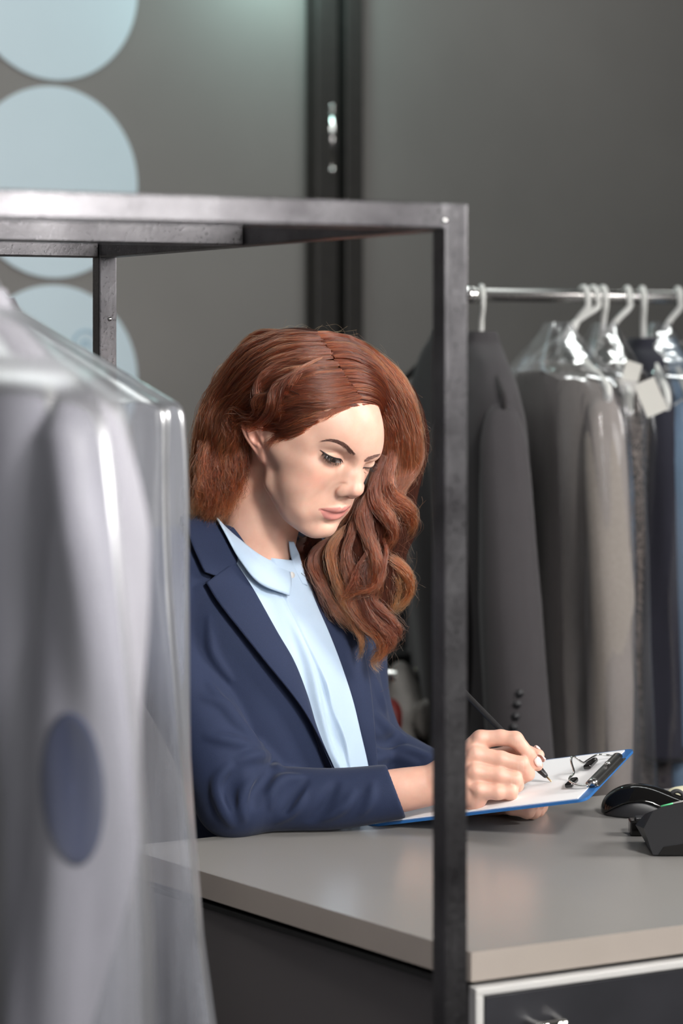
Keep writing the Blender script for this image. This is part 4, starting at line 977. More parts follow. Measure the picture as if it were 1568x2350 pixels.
def build_face(root, body, hd):
    def on(px, py, off=.0004, Y=2.87):
        p, n = hd.near(px, py, Y); return p + n * off, n
    # eyebrows: short hairs, combed outwards
    st, rd = [], []
    nearb = catmull([(815, 1043), (805, 1036), (790, 1022), (773, 1013), (757, 1010), (742, 1011)], 60); wid = np.interp(np.linspace(0, 1, 60), [0, .15, .45, .75, 1], [3.4, 5.4, 4.4, 2.6, .8])
    for k in range(200):
        i = RNG.random() * 56; a = nearb[int(i)]; d = nearb[min(59, int(i) + 3)] - a; d /= np.linalg.norm(d) + 1e-9; n = np.array([d[1], -d[0]]); n = n if n[1] < 0 else -n
        o = RNG.uniform(-1, 1); b = a + n * o * wid[int(i)]; Lh = RNG.uniform(8, 14); lean = (.55 - .4 * o) * (1 - i / 60)
        pts = [on(*(b + (d + n * lean * t) * Lh * t), .0003 + .0011 * t)[0] for t in np.linspace(0, 1, 5)]
        st.append(np.array(pts)); rd.append(np.array([.00016, .00016, .00014, .0001, .00004]))
    fb = catmull([(836, 1057), (845, 1052), (855, 1048), (868, 1044)], 40)
    for k in range(150):
        i = int(RNG.random() * 36); a = fb[i] + np.array([0, RNG.uniform(-1, 1) * np.interp(i, [0, 8, 39], [2.2, 4.2, 2.5])]); pts = []
        for q in np.linspace(0, 1, 5):
            h_ = hd.hit(a[0] + 8 * q, a[1] - 2.4 * q)
            if h_ is None: break
            pts.append(h_[0] + h_[1] * (.0003 + .001 * q))
        if len(pts) == 5: st.append(np.array(pts)); rd.append(np.array([.00016, .00016, .00014, .0001, .00004]))
    # far brow, worked out on her own face from the near one mirrored
    for k in range(260):
        t = RNG.random(); ctr = catmull([(.010, -.0975, .0285), (.020, -.0960, .0325), (.032, -.0900, .0355), (.044, -.0800, .0340)], 40); i = int(t * 36)
        w_ = np.interp(t, [0, .2, .6, 1], [.0034, .0036, .0026, .0008]); a = ctr[i] + np.array([0, 0, RNG.uniform(-1, 1) * w_]); d = ctr[min(39, i + 3)] - ctr[i]; d /= np.linalg.norm(d)
        seg = []
        for q in np.linspace(0, 1, 5):
            p = HW(a + d * .006 * q + np.array([0, 0, .0012 * q])); nr = hd.t.find_nearest(Vector(p)); seg.append(np.array(nr[0]) + np.array(nr[1]) * (.0003 + .001 * q))
        st.append(np.array(seg)); rd.append(np.array([.00016, .00016, .00014, .0001, .00004]))
    o = hairs('eyebrows', st, rd, M['brow'], root); o['label'] = 'dark brown eyebrows'
    # lid line with a short wing, lashes and the narrow band of eye under them
    line = [(735, 1032), (743, 1038), (752, 1044), (762, 1049), (772, 1052), (782, 1054), (787, 1061)]
    pts = [on(*p, .0006)[0] for p in catmull(line, 40)]
    V, F = tube(pts, np.interp(np.linspace(0, 1, 40), [0, .15, .5, .85, 1], [.0003, .0008, .0010, .0008, .0003]), 8)
    mesh_obj('eyeliner', V, F, M['lash'], root)
    fl = [HW(p) for p in catmull([(.0150, -.0845, .0075), (.0205, -.0870, .0062), (.030, -.0872, .0050), (.039, -.0822, .0070), (.0475, -.0735, .0135)], 30)]
    fl2 = []
    for p in fl: nr = hd.t.find_nearest(Vector(p)); fl2.append(np.array(nr[0]) + np.array(nr[1]) * .0006)
    V, F = tube(fl2, .0010, 8); mesh_obj('eyeliner', V, F, M['lash'], root)
    # visible strip of the eyeball
    lo = [(745, 1047), (752, 1054), (762, 1060), (772, 1062), (784, 1062)]; up = [(744, 1042), (753, 1048), (763, 1053), (773, 1056), (785, 1060)]
    L, U = catmull(lo, 20), catmull(up, 20); V = []
    for a, b in zip(U, L):
        for t in np.linspace(0, 1, 5): q = a * (1 - t) + b * t; V.append(on(q[0], q[1], .0004 + .0004 * math.sin(t * math.pi))[0])
    V = np.array(V); F = grid_faces(20, 5); W, G = thicken(V, F, np.tile(np.array([.3, -.9, 0]), (len(V), 1)), .001)
    eye = mesh_obj('eye', W, G, [M['eye_white'], M['iris']], root)
    for p in eye.data.polygons:
        c = PIX(np.array(p.center)); p.material_index = 1 if (c[0] - 765) ** 2 + (c[1] - 1056) ** 2 < 8 ** 2 else 0
    st, rd = [], []
    ref = catmull(line[1:-1], 80)
    for k in range(110):
        i = RNG.integers(0, 78); a = ref[i]; u = i / 79; p0, n = on(a[0], a[1], .0008)
        d2 = np.array([-.75 + 1.1 * u, 1.0]); d2 /= np.linalg.norm(d2); Lp = RNG.uniform(8, 13) * (1 - .25 * abs(u - .45))
        p1 = P(*(a + d2 * Lp), p0[1] - .0085); mid_ = (p0 + p1) / 2 + np.array([0, -.0015, -.0018])
        q = np.linspace(0, 1, 6)[:, None]; st.append((1 - q) ** 2 * p0 + 2 * q * (1 - q) * mid_ + q ** 2 * p1); rd.append(np.array([.00016, .00015, .00013, .0001, .00007, .00003]))
    for k in range(60):
        a = L[RNG.integers(0, 19)]; p0, n = on(a[0], a[1], .0004); dd = np.array([RNG.uniform(-.5, .2), 1]); p1 = P(*(a + dd * RNG.uniform(5, 9)), p0[1] - .003)
        st.append(np.linspace(p0, p1, 4)); rd.append(np.array([.00014, .00012, .0001, .00004]))
    for k in range(70):
        i = RNG.integers(2, 28); p0 = fl2[i]; u = i / 29; dl = HROT @ np.array([.25 + .5 * u, -.75, -.40]); p1 = p0 + dl * RNG.uniform(.007, .0095)
        mid_ = (p0 + p1) / 2 + np.array([0, 0, -.0020]); q = np.linspace(0, 1, 6)[:, None]
        st.append((1 - q) ** 2 * p0 + 2 * q * (1 - q) * mid_ + q ** 2 * p1); rd.append(np.array([.00016, .00015, .00013, .0001, .00007, .00003]))
    hairs('eyelashes', st, rd, M['lash'], root)
def build_nails(root, HD):
    def nail(c, ax, nrm, L, W_, name='fingernail'):
        ax = np.array(ax, float); ax /= np.linalg.norm(ax); nrm = np.array(nrm, float); nrm -= ax * (nrm @ ax); nrm /= np.linalg.norm(nrm); sd = np.cross(ax, nrm); V = []
        for i in range(13):
            t = i / 12; w = W_ * (1 - abs(2 * t - .9) ** 3.2 * .8) if t < .96 else W_ * .22
            for j in range(9):
                u = j / 8 * 2 - 1; V.append(c + ax * (t - .5) * L + sd * u * w + nrm * (.0014 - .0030 * u * u * (W_ / .006) - .0012 * (t - .4) ** 2 * 4))
        V = np.array(V); F = grid_faces(13, 9); n = vnormals(V, F); n = n if n[58] @ nrm > 0 else -n
        W, G = thicken(V, F, n, .0008); return mesh_obj(name, W, G, M['nail'], root)
    fi = HD['fi']; a = fi[-1] - fi[-2]
    c = P(1238, 1749, 2.8585); nail(c, P(1246, 1764, 2.860) - P(1229, 1736, 2.857), (.55, -.82, .20), .0150, .0056)
    th = HD['th']; nail(P(1244, 1738, 2.876), th[-1] - th[-2], (.9, .25, .35), .0125, .0062)
    nail(P(1236, 1716, 2.890), (.6, .2, -.5), (.75, .3, .6), .010, .0058)
# ================================================================ her hair
def build_hair(root, head, bodyc):
    global RNG
    RNG = np.random.default_rng(21)
    # --- the volume of the hair
    s = SDF((-.30, 2.74, 1.06), (.18, 3.16, 1.63), .003)
    s.ell(H2W((0, .016, .056)), np.array([.0860, .1030, .0860]) * HS, .0, HROT)
    nrm = HROT @ np.array([0, -.776, -.628]); c = H2W((0, -.0068, 0))
    sl, X, Y, Z = s.sub((-.4, 2.6, 1), (.3, 3.3, 1.7), 0)
    d = ((X - c[0]) * nrm[0] + (Y - c[1]) * nrm[1] + (Z - c[2]) * nrm[2] - .0030).astype(np.float32)
    s.D[sl] = np.maximum(s.D[sl], d)
    s.ell(H2W((-.082, .006, -.004)), (.026, .030, .040), .01, HROT, 'cut')
    t3 = lambda pts: [P(*p) for p in pts]
    # crown roots lifted at both sides of the parting
    s.poly(t3([(715, 815, 2.935), (640, 825, 2.93), (575, 900, 2.93), (535, 990, 2.93)]), [.020, .027, .030, .030], .02)
    s.poly(t3([(765, 815, 2.94), (840, 850, 2.945), (900, 920, 2.965), (925, 1010, 2.98)]), [.018, .030, .034, .034], .02)
    # mass behind the near ear
    s.poly(t3([(560, 905, 2.955), (522, 1010, 2.955), (505, 1100, 2.955), (482, 1190, 2.945)]), [.038, .036, .032, .018], .02)
    s.poly(t3([(600, 930, 2.97), (560, 1050, 2.975), (540, 1130, 2.985)]), [.04, .034, .026], .02)
    s.poly(t3([(640, 880, 2.99), (560, 1000, 3.0), (520, 1130, 3.0), (505, 1210, 3.0)]), [.055, .055, .042, .022], .02)
    # mass beyond the far cheek, hanging over her left shoulder
    s.poly(t3([(905, 960, 2.985), (925, 1060, 2.985), (905, 1140, 2.98), (900, 1200, 2.975)]), [.034, .030, .030, .034], .02)
    s.poly(t3([(885, 1050, 2.97), (875, 1130, 2.96), (850, 1210, 2.955), (800, 1270, 2.955), (790, 1340, 2.96)]), [.016, .020, .030, .030, .028], .02)
    s.poly(t3([(715, 1255, 2.985), (735, 1300, 2.975), (775, 1370, 2.965), (815, 1430, 2.965)]), [.018, .022, .024, .014], .015)
    s.poly(t3([(880, 1210, 2.97), (880, 1290, 2.965), (885, 1340, 2.965)]), [.032, .030, .026], .02)
    s.poly(t3([(830, 1300, 2.955), (850, 1380, 2.955), (868, 1440, 2.96)]), [.030, .026, .016], .02)
    s.blur(3); V, F = s.mesh()
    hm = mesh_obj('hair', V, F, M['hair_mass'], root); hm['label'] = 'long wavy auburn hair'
    hc = Caster(V, F)
    strands, radii, tones = [], [], []
    def add(path, w, n, amp=0.0, freq=2.0, lift=.004, frizz=.0012, depth=.5, rad=.00024, taper=.35, follow=True, jitter=.05, end=.25):
        """n strands along a lock; path = photograph pixels with optional depth; w = half width in pixels at root, middle, tip"""
        m = 34; P3 = []
        has = len(path[0]) == 3
        px = catmull(np.array([p[:2] for p in path], float), m)
        Yg = np.interp(np.linspace(0, 1, m), np.linspace(0, 1, len(path)), [p[2] for p in path]) if has else None
        for i, (x, y) in enumerate(px):
            if has: P3.append(P(x, y, Yg[i]))
            else:
                h = (hc.hit(x, y) or head.hit(x, y) or hc.near(x, y, 2.95)) if follow else head.near(x, y, 2.95); P3.append(h[0] + h[1] * lift)
        P3 = np.array(P3)
        for _ in range(3): P3[1:-1] = .25 * P3[:-2] + .5 * P3[1:-1] + .25 * P3[2:]
        t = np.linspace(0, 1, m); wd = np.interp(t, [0, .5, 1], w) / 1780.
        T = np.gradient(P3, axis=0); T /= np.linalg.norm(T, axis=1)[:, None] + 1e-9
        view = P3 - np.array([0, 0, EYE]); view /= np.linalg.norm(view, axis=1)[:, None]
        N1 = np.cross(T, view); N1 /= np.linalg.norm(N1, axis=1)[:, None] + 1e-9; N2 = -view
        ph0 = RNG.random() * 6.28; tone = RNG.normal() * .11 + .13
        for k in range(n):
            a = RNG.uniform(-1, 1); b = RNG.uniform(-.6, 1.0) * math.sqrt(max(0, 1 - a * a) + .05); a2 = a + RNG.normal() * .25; b2 = b + RNG.normal() * .2
            mixw = t ** 1.5; aa = a * (1 - mixw) + a2 * mixw; bb = b * (1 - mixw) + b2 * mixw
            env = np.minimum(1, t * 4) ; ph = ph0 + RNG.normal() * .35 + a * .8
            wv = amp * env * np.sin(6.283 * freq * t + ph) ; wv2 = amp * .8 * env * np.cos(6.283 * freq * t + ph)
            fr = np.cumsum(RNG.normal(size=(m, 3)), 0); fr -= np.linspace(0, 1, m)[:, None] * fr[-1] * .5; fr *= frizz * .35 * (RNG.random() ** 2 * 2 + .3)
            p = P3 + N1 * (aa * wd + wv / 1780.)[:, None] + N2 * (bb * wd * depth + wv2 / 1780. * .6)[:, None] + fr * (.3 + t)[:, None]
            e = int(m * (1 - RNG.random() * end)); s0 = int(RNG.random() * jitter * m)
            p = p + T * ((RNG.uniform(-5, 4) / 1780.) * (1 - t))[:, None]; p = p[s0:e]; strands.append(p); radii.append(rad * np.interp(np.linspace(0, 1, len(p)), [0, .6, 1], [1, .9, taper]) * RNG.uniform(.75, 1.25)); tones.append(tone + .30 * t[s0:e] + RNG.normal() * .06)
    # --- her right side, swept back from the parting over the ear
    for i, f in enumerate(np.linspace(-.22, 1, 180)):
        f = float(np.clip(f + RNG.normal() * .03, -.25, 1)); kk = RNG.normal() * 7; ek = max(0, -f / .25); f = max(f, 0)
        x0 = np.interp(f, [0, 1], [722, 820]); y0 = np.interp(f, [0, .3, .6, 1], [778, 815, 866, 920])
        q = [(x0, y0), (x0 - 70 + 10 * f, y0 + 2 + 8 * f - 7 * ek), (np.interp(f, [0, 1], [590, 690]) - 6 * ek, np.interp(f, [0, 1], [808, 930]) + kk - 18 * ek), (np.interp(f, [0, 1], [530, 620]) + kk - 15 * ek, np.interp(f, [0, 1], [880, 945]) - kk - 14 * ek), (np.interp(f, [0, 1], [492, 556]) - 14 * ek, np.interp(f, [0, 1], [955, 955]) - 8 * ek), (np.interp(f, [0, 1], [466, 530]), np.interp(f, [0, 1], [1045, 1030])), (np.interp(f, [0, 1], [452, 512]), np.interp(f, [0, 1], [1125, 1110])), (np.interp(f, [0, 1], [446, 495]), np.interp(f, [0, 1], [1200, 1190]))]
        add(q, (1.5, 5 + 5 * RNG.random(), 4), 40, amp=4 + 6 * RNG.random() ** 2, freq=1.6 + 1.6 * RNG.random(), lift=.004 + .006 * RNG.random(), frizz=.0018, depth=.6, jitter=.02, end=.35)
    for (q, w, n, am) in [
        ([(828, 930), (780, 922), (730, 932), (680, 952), (640, 968), (606, 962), (576, 952), (548, 985), (535, 1050), (520, 1120)], (1.5, 11, 10), 420, 5),
        ([(790, 936), (750, 950), (705, 968), (665, 984), (632, 988), (604, 968), (574, 950), (552, 972), (540, 1040), (525, 1100)], (1.5, 9, 9), 380, 4),
        ([(772, 948), (722, 966), (668, 986), (636, 1000), (612, 990), (596, 968), (570, 950), (550, 968), (545, 1020)], (1.5, 6, 8), 260, 4),
        ([(790, 880), (720, 868), (670, 885), (640, 915), (650, 945), (625, 962), (585, 945), (555, 960), (530, 1010)], (2, 14, 12), 380, 8),
        ([(740, 840), (680, 838), (630, 860), (605, 900), (615, 935), (590, 950), (560, 945), (535, 985), (520, 1060)], (2, 15, 14), 380, 8)]:
        add(q, w, n, am, 2.4, lift=.007, frizz=.0014)
    for i in range(26):
        k1, k2, k3 = RNG.normal(size=3); f = RNG.random()
        add([(735 - 60 * f, 845 + 50 * f + 10 * k1), (690 - 50 * f, 862 + 40 * f), (655 - 40 * f + 6 * k2, 895 + 28 * f), (648 - 40 * f, 925 + 15 * f + 6 * k3), (615 - 30 * f, 950 + 6 * k1), (578 - 16 * f, 948 + 8 * k2), (550, 965 + 12 * k3), (528 + 6 * k1, 1020), (512 + 8 * k2, 1090)], (3, 7, 4), 55, amp=5 + 5 * RNG.random(), freq=1.8 + 1.6 * RNG.random(), lift=.008 + .008 * RNG.random(), frizz=.0022, depth=.9, jitter=.25, end=.55)
    for i in range(24):
        f = i / 23; k1, k2 = RNG.normal(size=2) * 3
        add([(829 - 96 * f, 928 + 12 * f + 24 * f * f), (790 - 90 * f, 936 + 34 * f), (722 - 55 * f, 948 + 34 * f + k1), (662 - 26 * f, 966 + 24 * f), (610 - 4 * f, 962 + 12 * f + k2), (574, 950 + k1), (546, 985 + k2), (526, 1060)], (1.5, 6, 7), 45, amp=3, freq=1.6 + RNG.random(), lift=.004 + .002 * RNG.random(), frizz=.0016, depth=.6, jitter=.02, end=.5)
    for q in ([(690, 975), (655, 998), (632, 1015), (618, 1032)], [(650, 990), (628, 1008), (616, 1026), (610, 1040)], [(730, 966), (690, 982), (655, 1002), (640, 1012)], [(800, 934), (770, 944), (740, 960), (715, 972)]):
        add(q, (4, 6, 6), 90, 1, 1, lift=.0015, frizz=.0012, follow=False, rad=.00014, taper=.2, end=.6)
    # --- hair falling behind the near ear
    for i in range(34):
        f = RNG.random(); x1 = 462 + 92 * f; k1, k2, k3 = RNG.normal(size=3); y0 = RNG.uniform(905, 960); ye = 1212 - 50 * f * f + 14 * k3
        add([(x1 + 48 + 6 * k1, y0, 2.925 - .012 * f), (x1 + 16 + 8 * k2, 1000, 2.914 - .008 * f + .004 * k1), (x1 + 7 * k3, 1070, 2.906 - .006 * f + .004 * k2), (x1 - 8 + 9 * k1, 1140, 2.905 + .004 * k3), (x1 - 24 + 10 * k2, ye, 2.918)], (6, 9, 4), 85, amp=4 + 5 * RNG.random(), freq=1.3 + 1.2 * RNG.random(), frizz=.0024, depth=.9, jitter=.2, end=.5)
    for i in range(9):
        f = i / 8; k1 = RNG.normal() * 5; add([(578 - 14 * f, 950, 2.903), (558 - 12 * f + k1, 1010, 2.899), (550 - 16 * f, 1070, 2.904), (532 - 24 * f + k1, 1150, 2.92), (506 - 28 * f, 1210 + 6 * k1 * .2, 2.932)], (5, 8, 5), 80, amp=5, freq=1.6, frizz=.0024, depth=.8, jitter=.15, end=.5)
    for i in range(7):
        k1, k2 = RNG.normal(size=2); add([(545 + 10 * k1, 1060, 2.905), (528 + 12 * k2, 1120, 2.912), (498 + 12 * k1, 1180, 2.918), (462 + 10 * k2, 1222, 2.925), (446, 1236, 2.93)], (4, 5, 2), 26, amp=3, freq=1.2, frizz=.002, jitter=.2, end=.5)
    # --- her left side, from the parting outwards and down past the far cheek
    for i, f in enumerate(np.linspace(0, 1, 150)):
        f = float(np.clip(f + RNG.normal() * .03, 0, 1)); kk = RNG.normal() * 5
        x0 = np.interp(f, [0, 1], [724, 828]); y0 = np.interp(f, [0, .3, .6, 1], [777, 812, 864, 924])
        q = [(x0, y0), (x0 + np.interp(f, [0, 1], [60, 24]), y0 + np.interp(f, [0, 1], [2, 4])), (np.interp(f, [0, 1], [865, 872]), np.interp(f, [0, 1], [826, 950])), (np.interp(f, [0, 1], [930, 884]), np.interp(f, [0, 1], [900, 1000])), (np.interp(f, [0, 1], [958, 880]), np.interp(f, [0, 1], [985, 1060])), (np.interp(f, [0, 1], [958, 868]), np.interp(f, [0, 1], [1050, 1110])), (np.interp(f, [0, 1], [935, 858]), np.interp(f, [0, 1], [1115, 1160]))]
        add(q, (1.5, 5 + 4 * RNG.random(), 5), 38, amp=3 + 4 * RNG.random() ** 2, freq=1.2 + RNG.random(), lift=.004 + .006 * RNG.random(), frizz=.0014, depth=.6, jitter=.02, end=.35)
    add([(832, 928), (862, 940), (880, 975), (882, 1020), (872, 1060), (862, 1105), (856, 1150)], (5, 8, 12), 300, 3, 1.4, lift=.004)
    # --- waves and curls over the far shoulder (pixels with depth)
    Q = [
        ([(862, 1080, 2.955), (845, 1130, 2.955), (828, 1165, 2.955), (805, 1195, 2.955), (785, 1225, 2.955), (765, 1262, 2.95), (760, 1300, 2.945)], (10, 14, 14), 520, 5, 1.6),
        ([(868, 1090, 2.965), (838, 1160, 2.965), (800, 1215, 2.965), (770, 1250, 2.965), (745, 1290, 2.955)], (10, 16, 14), 420, 5, 1.4),
        ([(955, 1000, 2.965), (950, 1070, 2.955), (915, 1120, 2.945), (905, 1160, 2.94), (940, 1195, 2.945), (925, 1225, 2.955), (880, 1240, 2.96)], (20, 18, 14), 620, 4, 1.2),
        ([(905, 1030, 2.94), (892, 1090, 2.93), (900, 1140, 2.925), (930, 1165, 2.93), (940, 1190, 2.94), (915, 1215, 2.95), (885, 1222, 2.955)], (14, 16, 12), 560, 4, 1.2),
        ([(885, 1050, 2.935), (866, 1110, 2.93), (868, 1160, 2.925), (892, 1195, 2.92), (905, 1230, 2.925), (880, 1265, 2.935), (862, 1300, 2.94)], (12, 15, 14), 520, 5, 1.5),
        ([(862, 1110, 2.935), (842, 1160, 2.93), (835, 1200, 2.925), (850, 1250, 2.92), (870, 1290, 2.92), (862, 1340, 2.925), (850, 1390, 2.93)], (10, 16, 14), 520, 6, 1.8),
        ([(848, 1130, 2.945), (826, 1180, 2.94), (805, 1225, 2.93), (800, 1270, 2.925), (815, 1330, 2.925), (825, 1390, 2.93), (835, 1440, 2.935)], (9, 16, 12), 520, 6, 1.8),
        ([(820, 1190, 2.95), (785, 1235, 2.94), (762, 1270, 2.935), (765, 1310, 2.93), (790, 1360, 2.93), (812, 1410, 2.935), (826, 1450, 2.94)], (9, 15, 11), 480, 6, 1.6),
        ([(770, 1235, 2.96), (738, 1262, 2.955), (722, 1290, 2.95), (735, 1330, 2.94), (765, 1375, 2.94), (790, 1415, 2.94), (815, 1450, 2.945)], (12, 15, 10), 480, 5, 1.6),
        ([(722, 1240, 2.98), (692, 1254, 2.975), (684, 1275, 2.965), (700, 1302, 2.955), (728, 1335, 2.95), (752, 1385, 2.95), (780, 1430, 2.95)], (14, 14, 9), 420, 4, 1.4),
        ([(690, 1235, 2.99), (680, 1252, 2.985), (684, 1280, 2.975), (705, 1300, 2.965)], (10, 12, 9), 260, 4, 1.2),
        ([(885, 1215, 2.95), (872, 1260, 2.94), (905, 1290, 2.94), (935, 1325, 2.945), (938, 1365, 2.95), (915, 1400, 2.955), (893, 1408, 2.955)], (14, 11, 7), 360, 4, 1.4),
        ([(905, 1225, 2.955), (880, 1255, 2.95), (888, 1300, 2.945), (912, 1345, 2.945), (905, 1385, 2.95), (885, 1410, 2.955)], (12, 10, 8), 320, 4, 1.4),
        ([(850, 1275, 2.93), (835, 1330, 2.925), (850, 1380, 2.925), (885, 1410, 2.93), (918, 1450, 2.94), (890, 1456, 2.95), (862, 1440, 2.95)], (13, 14, 6), 460, 4, 1.3),
        ([(825, 1310, 2.93), (828, 1365, 2.925), (850, 1410, 2.925), (885, 1445, 2.93), (898, 1475, 2.94), (870, 1492, 2.945), (848, 1500, 2.95)], (13, 14, 8), 460, 4, 1.3),
        ([(800, 1320, 2.935), (808, 1380, 2.93), (835, 1430, 2.93), (868, 1465, 2.935), (880, 1500, 2.94), (858, 1520, 2.945), (882, 1540, 2.95)], (12, 13, 9), 420, 4, 1.4),
        ([(800, 1390, 2.94), (815, 1440, 2.94), (830, 1475, 2.94), (826, 1520, 2.945)], (6, 6, 3), 120, 2, 1.0),
        ([(855, 1250, 2.918), (830, 1290, 2.915), (800, 1355, 2.915), (775, 1378, 2.92)], (4, 5, 3), 70, 2, 1.0),
        ([(880, 1235, 2.93), (888, 1275, 2.92), (868, 1340, 2.915), (815, 1362, 2.915), (778, 1380, 2.92)], (4, 5, 3), 90, 2, 1.0),
        ([(845, 1180, 2.96), (860, 1260, 2.955), (880, 1330, 2.95), (872, 1400, 2.95), (880, 1450, 2.955)], (26, 34, 18), 600, 7, 2.0),
        ([(800, 1230, 2.965), (775, 1300, 2.955), (800, 1370, 2.95), (830, 1420, 2.95), (850, 1480, 2.955)], (26, 32, 14), 520, 7, 2.0)]
    for q, w, n, am, fq in Q: add(q, w, int(n * .9), am, fq, frizz=.0016, depth=.8, end=.3)
    # --- stray hairs round the outline
    out = catmull([(446, 1120), (455, 1000), (490, 910), (545, 835), (615, 785), (690, 768), (760, 770), (830, 800), (895, 850), (940, 920), (968, 1000), (965, 1060), (940, 1120), (948, 1190), (925, 1260), (940, 1330), (920, 1420), (905, 1480), (890, 1540)], 200)
    for k in range(230):
        i = RNG.integers(0, 196); a = out[i]; d = out[i + 3] - a; d /= np.linalg.norm(d); n_ = np.array([d[1], -d[0]])
        sg = 1 if RNG.random() < .75 else -1; L = RNG.uniform(20, 85); Y = 2.95 + RNG.uniform(-.02, .03); c1 = RNG.uniform(2, 22); c2 = RNG.uniform(-6, 26)
        st = a - n_ * 14; pts = [st, a + d * sg * L * .35 + n_ * c1 * .6, a + d * sg * L * .7 + n_ * c1, a + d * sg * L + n_ * c2]
        p = catmull(np.array(pts), 12); strands.append(np.array([P(x, y, Y) for x, y in p])); radii.append(np.full(12, .000075)); tones.append(np.full(12, .5))
    o = hairs('hair_strands', strands, radii, M['hair'], root, tones); o.parent = hm; o.matrix_parent_inverse = hm.matrix_world.inverted(); o.matrix_parent_inverse = Matrix()
    hm_m = Matrix.Translation(root.location); o.matrix_parent_inverse = (hm_m @ hm.matrix_parent_inverse).inverted()
    print('strands', len(strands))
# ================================================================ things on the counter
def build_items():
    bd = lambda u, v, h=0.0: BA + B_U * u + B_V * v + B_N * h
    L = np.linalg.norm(BB - BA); Wd = np.linalg.norm(BC - BB)
    def plate(name, u0, u1, v0, v1, h0, h1, rad, mat, parent=None, curl=0.0):
        poly = []
        for (cu, cv, a0) in ((u1 - rad, v0 + rad, -90), (u1 - rad, v1 - rad, 0), (u0 + rad, v1 - rad, 90), (u0 + rad, v0 + rad, 180)):
            for k in range(9): a = math.radians(a0 + k * 11.25); poly.append((cu + rad * math.cos(a), cv + rad * math.sin(a)))
        bm = bmesh.new(); prism_bm(bm, poly, h0, h1)
        for v in bm.verts: v.co = Vector(bd(v.co.x, v.co.y, v.co.z))
        return bm_obj(name, bm, mat, parent, bevel=min(.0008, (h1 - h0) * .3))
    root = empty('clipboard', tuple(BA), 'blue clipboard with steel clip tilted up in her hand', 'clipboard')
    plate('board', 0, L, 0, Wd, -.0042, -.0008, .012, M['blue_plastic'], root)
    # clip: rolled steel bar along the short edge, wire lever, two black pads
    uv = lambda px, py, h=0.0: (lambda p: ((p - BA) @ B_U, (p - BA) @ B_V))(board_hit(px, py, h))
    uc = L - .0075; v0, v1 = Wd * .22, Wd * .77
    pts = [bd(uc, v, .0042) for v in np.linspace(v0, v1, 12)]; V, F = tube(pts, .0066, 18, True, 1.0, .72); cb = mesh_obj('clip_bar', V, F, M['steel'], root)
    bm = bmesh.new(); box_bm(bm, (.016, v1 - v0, .0012), frame_mat(bd(uc + .002, (v0 + v1) / 2, .0002), B_U, B_N)); bm_obj('clip_plate', bm, M['steel'], root)
    V, F = tube([bd(uc + .004, Wd * .52, .010), bd(uc + .004, Wd * .52, .0128)], [.004, .003], 14); mesh_obj('rivet', V, F, M['chrome'], root)
    um = uc - .030
    wire = [bd(uc - .002, v0 - .006, .004), bd(uc - .016, v0 - .004, .006), bd(um + .002, v0 + .004, .010), bd(um - .002, v0 + .018, .011), bd(um, v0 + .030, .013), bd(um - .004, v0 + .040, .026), bd(um - .004, v0 + .052, .028), bd(um + .002, v0 + .062, .016), bd(um, v0 + .085, .012), bd(um + .002, v1 - .014, .011), bd(um + .006, v1 - .002, .010), bd(uc - .014, v1 + .004, .006), bd(uc - .002, v1 + .004, .004)]
    V, F = tube(catmull(np.array(wire), 90), .0014, 10); mesh_obj('wire_lever', V, F, M['chrome'], root)
    for va, vb in ((v0 + .000, v0 + .028), (v1 - .040, v1 - .006)):
        bm = bmesh.new(); box_bm(bm, (.010, vb - va, .006), frame_mat(bd(um, (va + vb) / 2, .0052), B_U, B_N)); bm_obj('rubber_pad', bm, M['gloss_black'], root, bevel=.002)
    pw = Wd - .012
    p = plate('paper_sheet', .012, L - .012, .0045, Wd - .006, -.0008, .0002, .0008, M['paper']); tag(p, 'blank white paper sheet under the clip of the blue clipboard', 'paper')
    # pen
    tip = board_hit(1266, 1794, .0008); tail = P(1058, 1581, 2.955); d = tail - tip; Lp = np.linalg.norm(d); d /= Lp
    root = empty('pen', tuple(tip), 'slim black pen with a brass tip held in her writing hand', 'pen')
    V, F = tube([tip, tip + d * .0006, tip + d * .009], [.0003, .0009, .0012], 12); mesh_obj('tip', V, F, M['brass'], root)
    V, F = tube([tip + d * .009, tip + d * .0115, tip + d * .020, tip + d * .027], [.0026, .0034, .0044, .0046], 20); mesh_obj('grip', V, F, M['pen'], root)
    V, F = tube([tip + d * .027, tip + d * .05, tip + d * (Lp - .004), tip + d * Lp], [.0044, .0040, .0038, .0024], 20); mesh_obj('barrel', V, F, M['pen'], root)
    # mouse
    c = PT(1480, 1868, ZT); root = empty('computer_mouse', tuple(c), 'glossy black computer mouse behind the card terminal', 'mouse')
    def msh(grow, cut):
        s = SDF(c + (-.075, -.05, -.005), c + (.085, .05, .055), .0011); s.ell(c + (-.010, 0, .006), (.046 + grow, .031 + grow, .0325 + grow), .0); s.ell(c + (.024, 0, .004), (.042 + grow, .029 + grow, .022 + grow), .015)
        sl, X, Y, Z = s.sub(c - .2, c + .2, 0); s.D[sl] = np.maximum(s.D[sl], (ZT + .0005 - Z)); 
        if cut is not None: s.D[sl] = np.maximum(s.D[sl], cut(X - c[0], Y - c[1], Z - ZT).astype(np.float32))
        s.blur(1); return s.mesh()
    line = lambda X: .0205 - 10.5 * (X + .012) ** 2
    V, F = msh(0, lambda X, Y, Z: (Z - line(X)) * .8 + 0 * Y); mesh_obj('base', V, F, M['matt_black'], root)
    V, F = msh(.0012, lambda X, Y, Z: (line(X) + .0008 - Z) * .8 + 0 * Y); sh = mesh_obj('shell', V, F, M['gloss_black'], root)
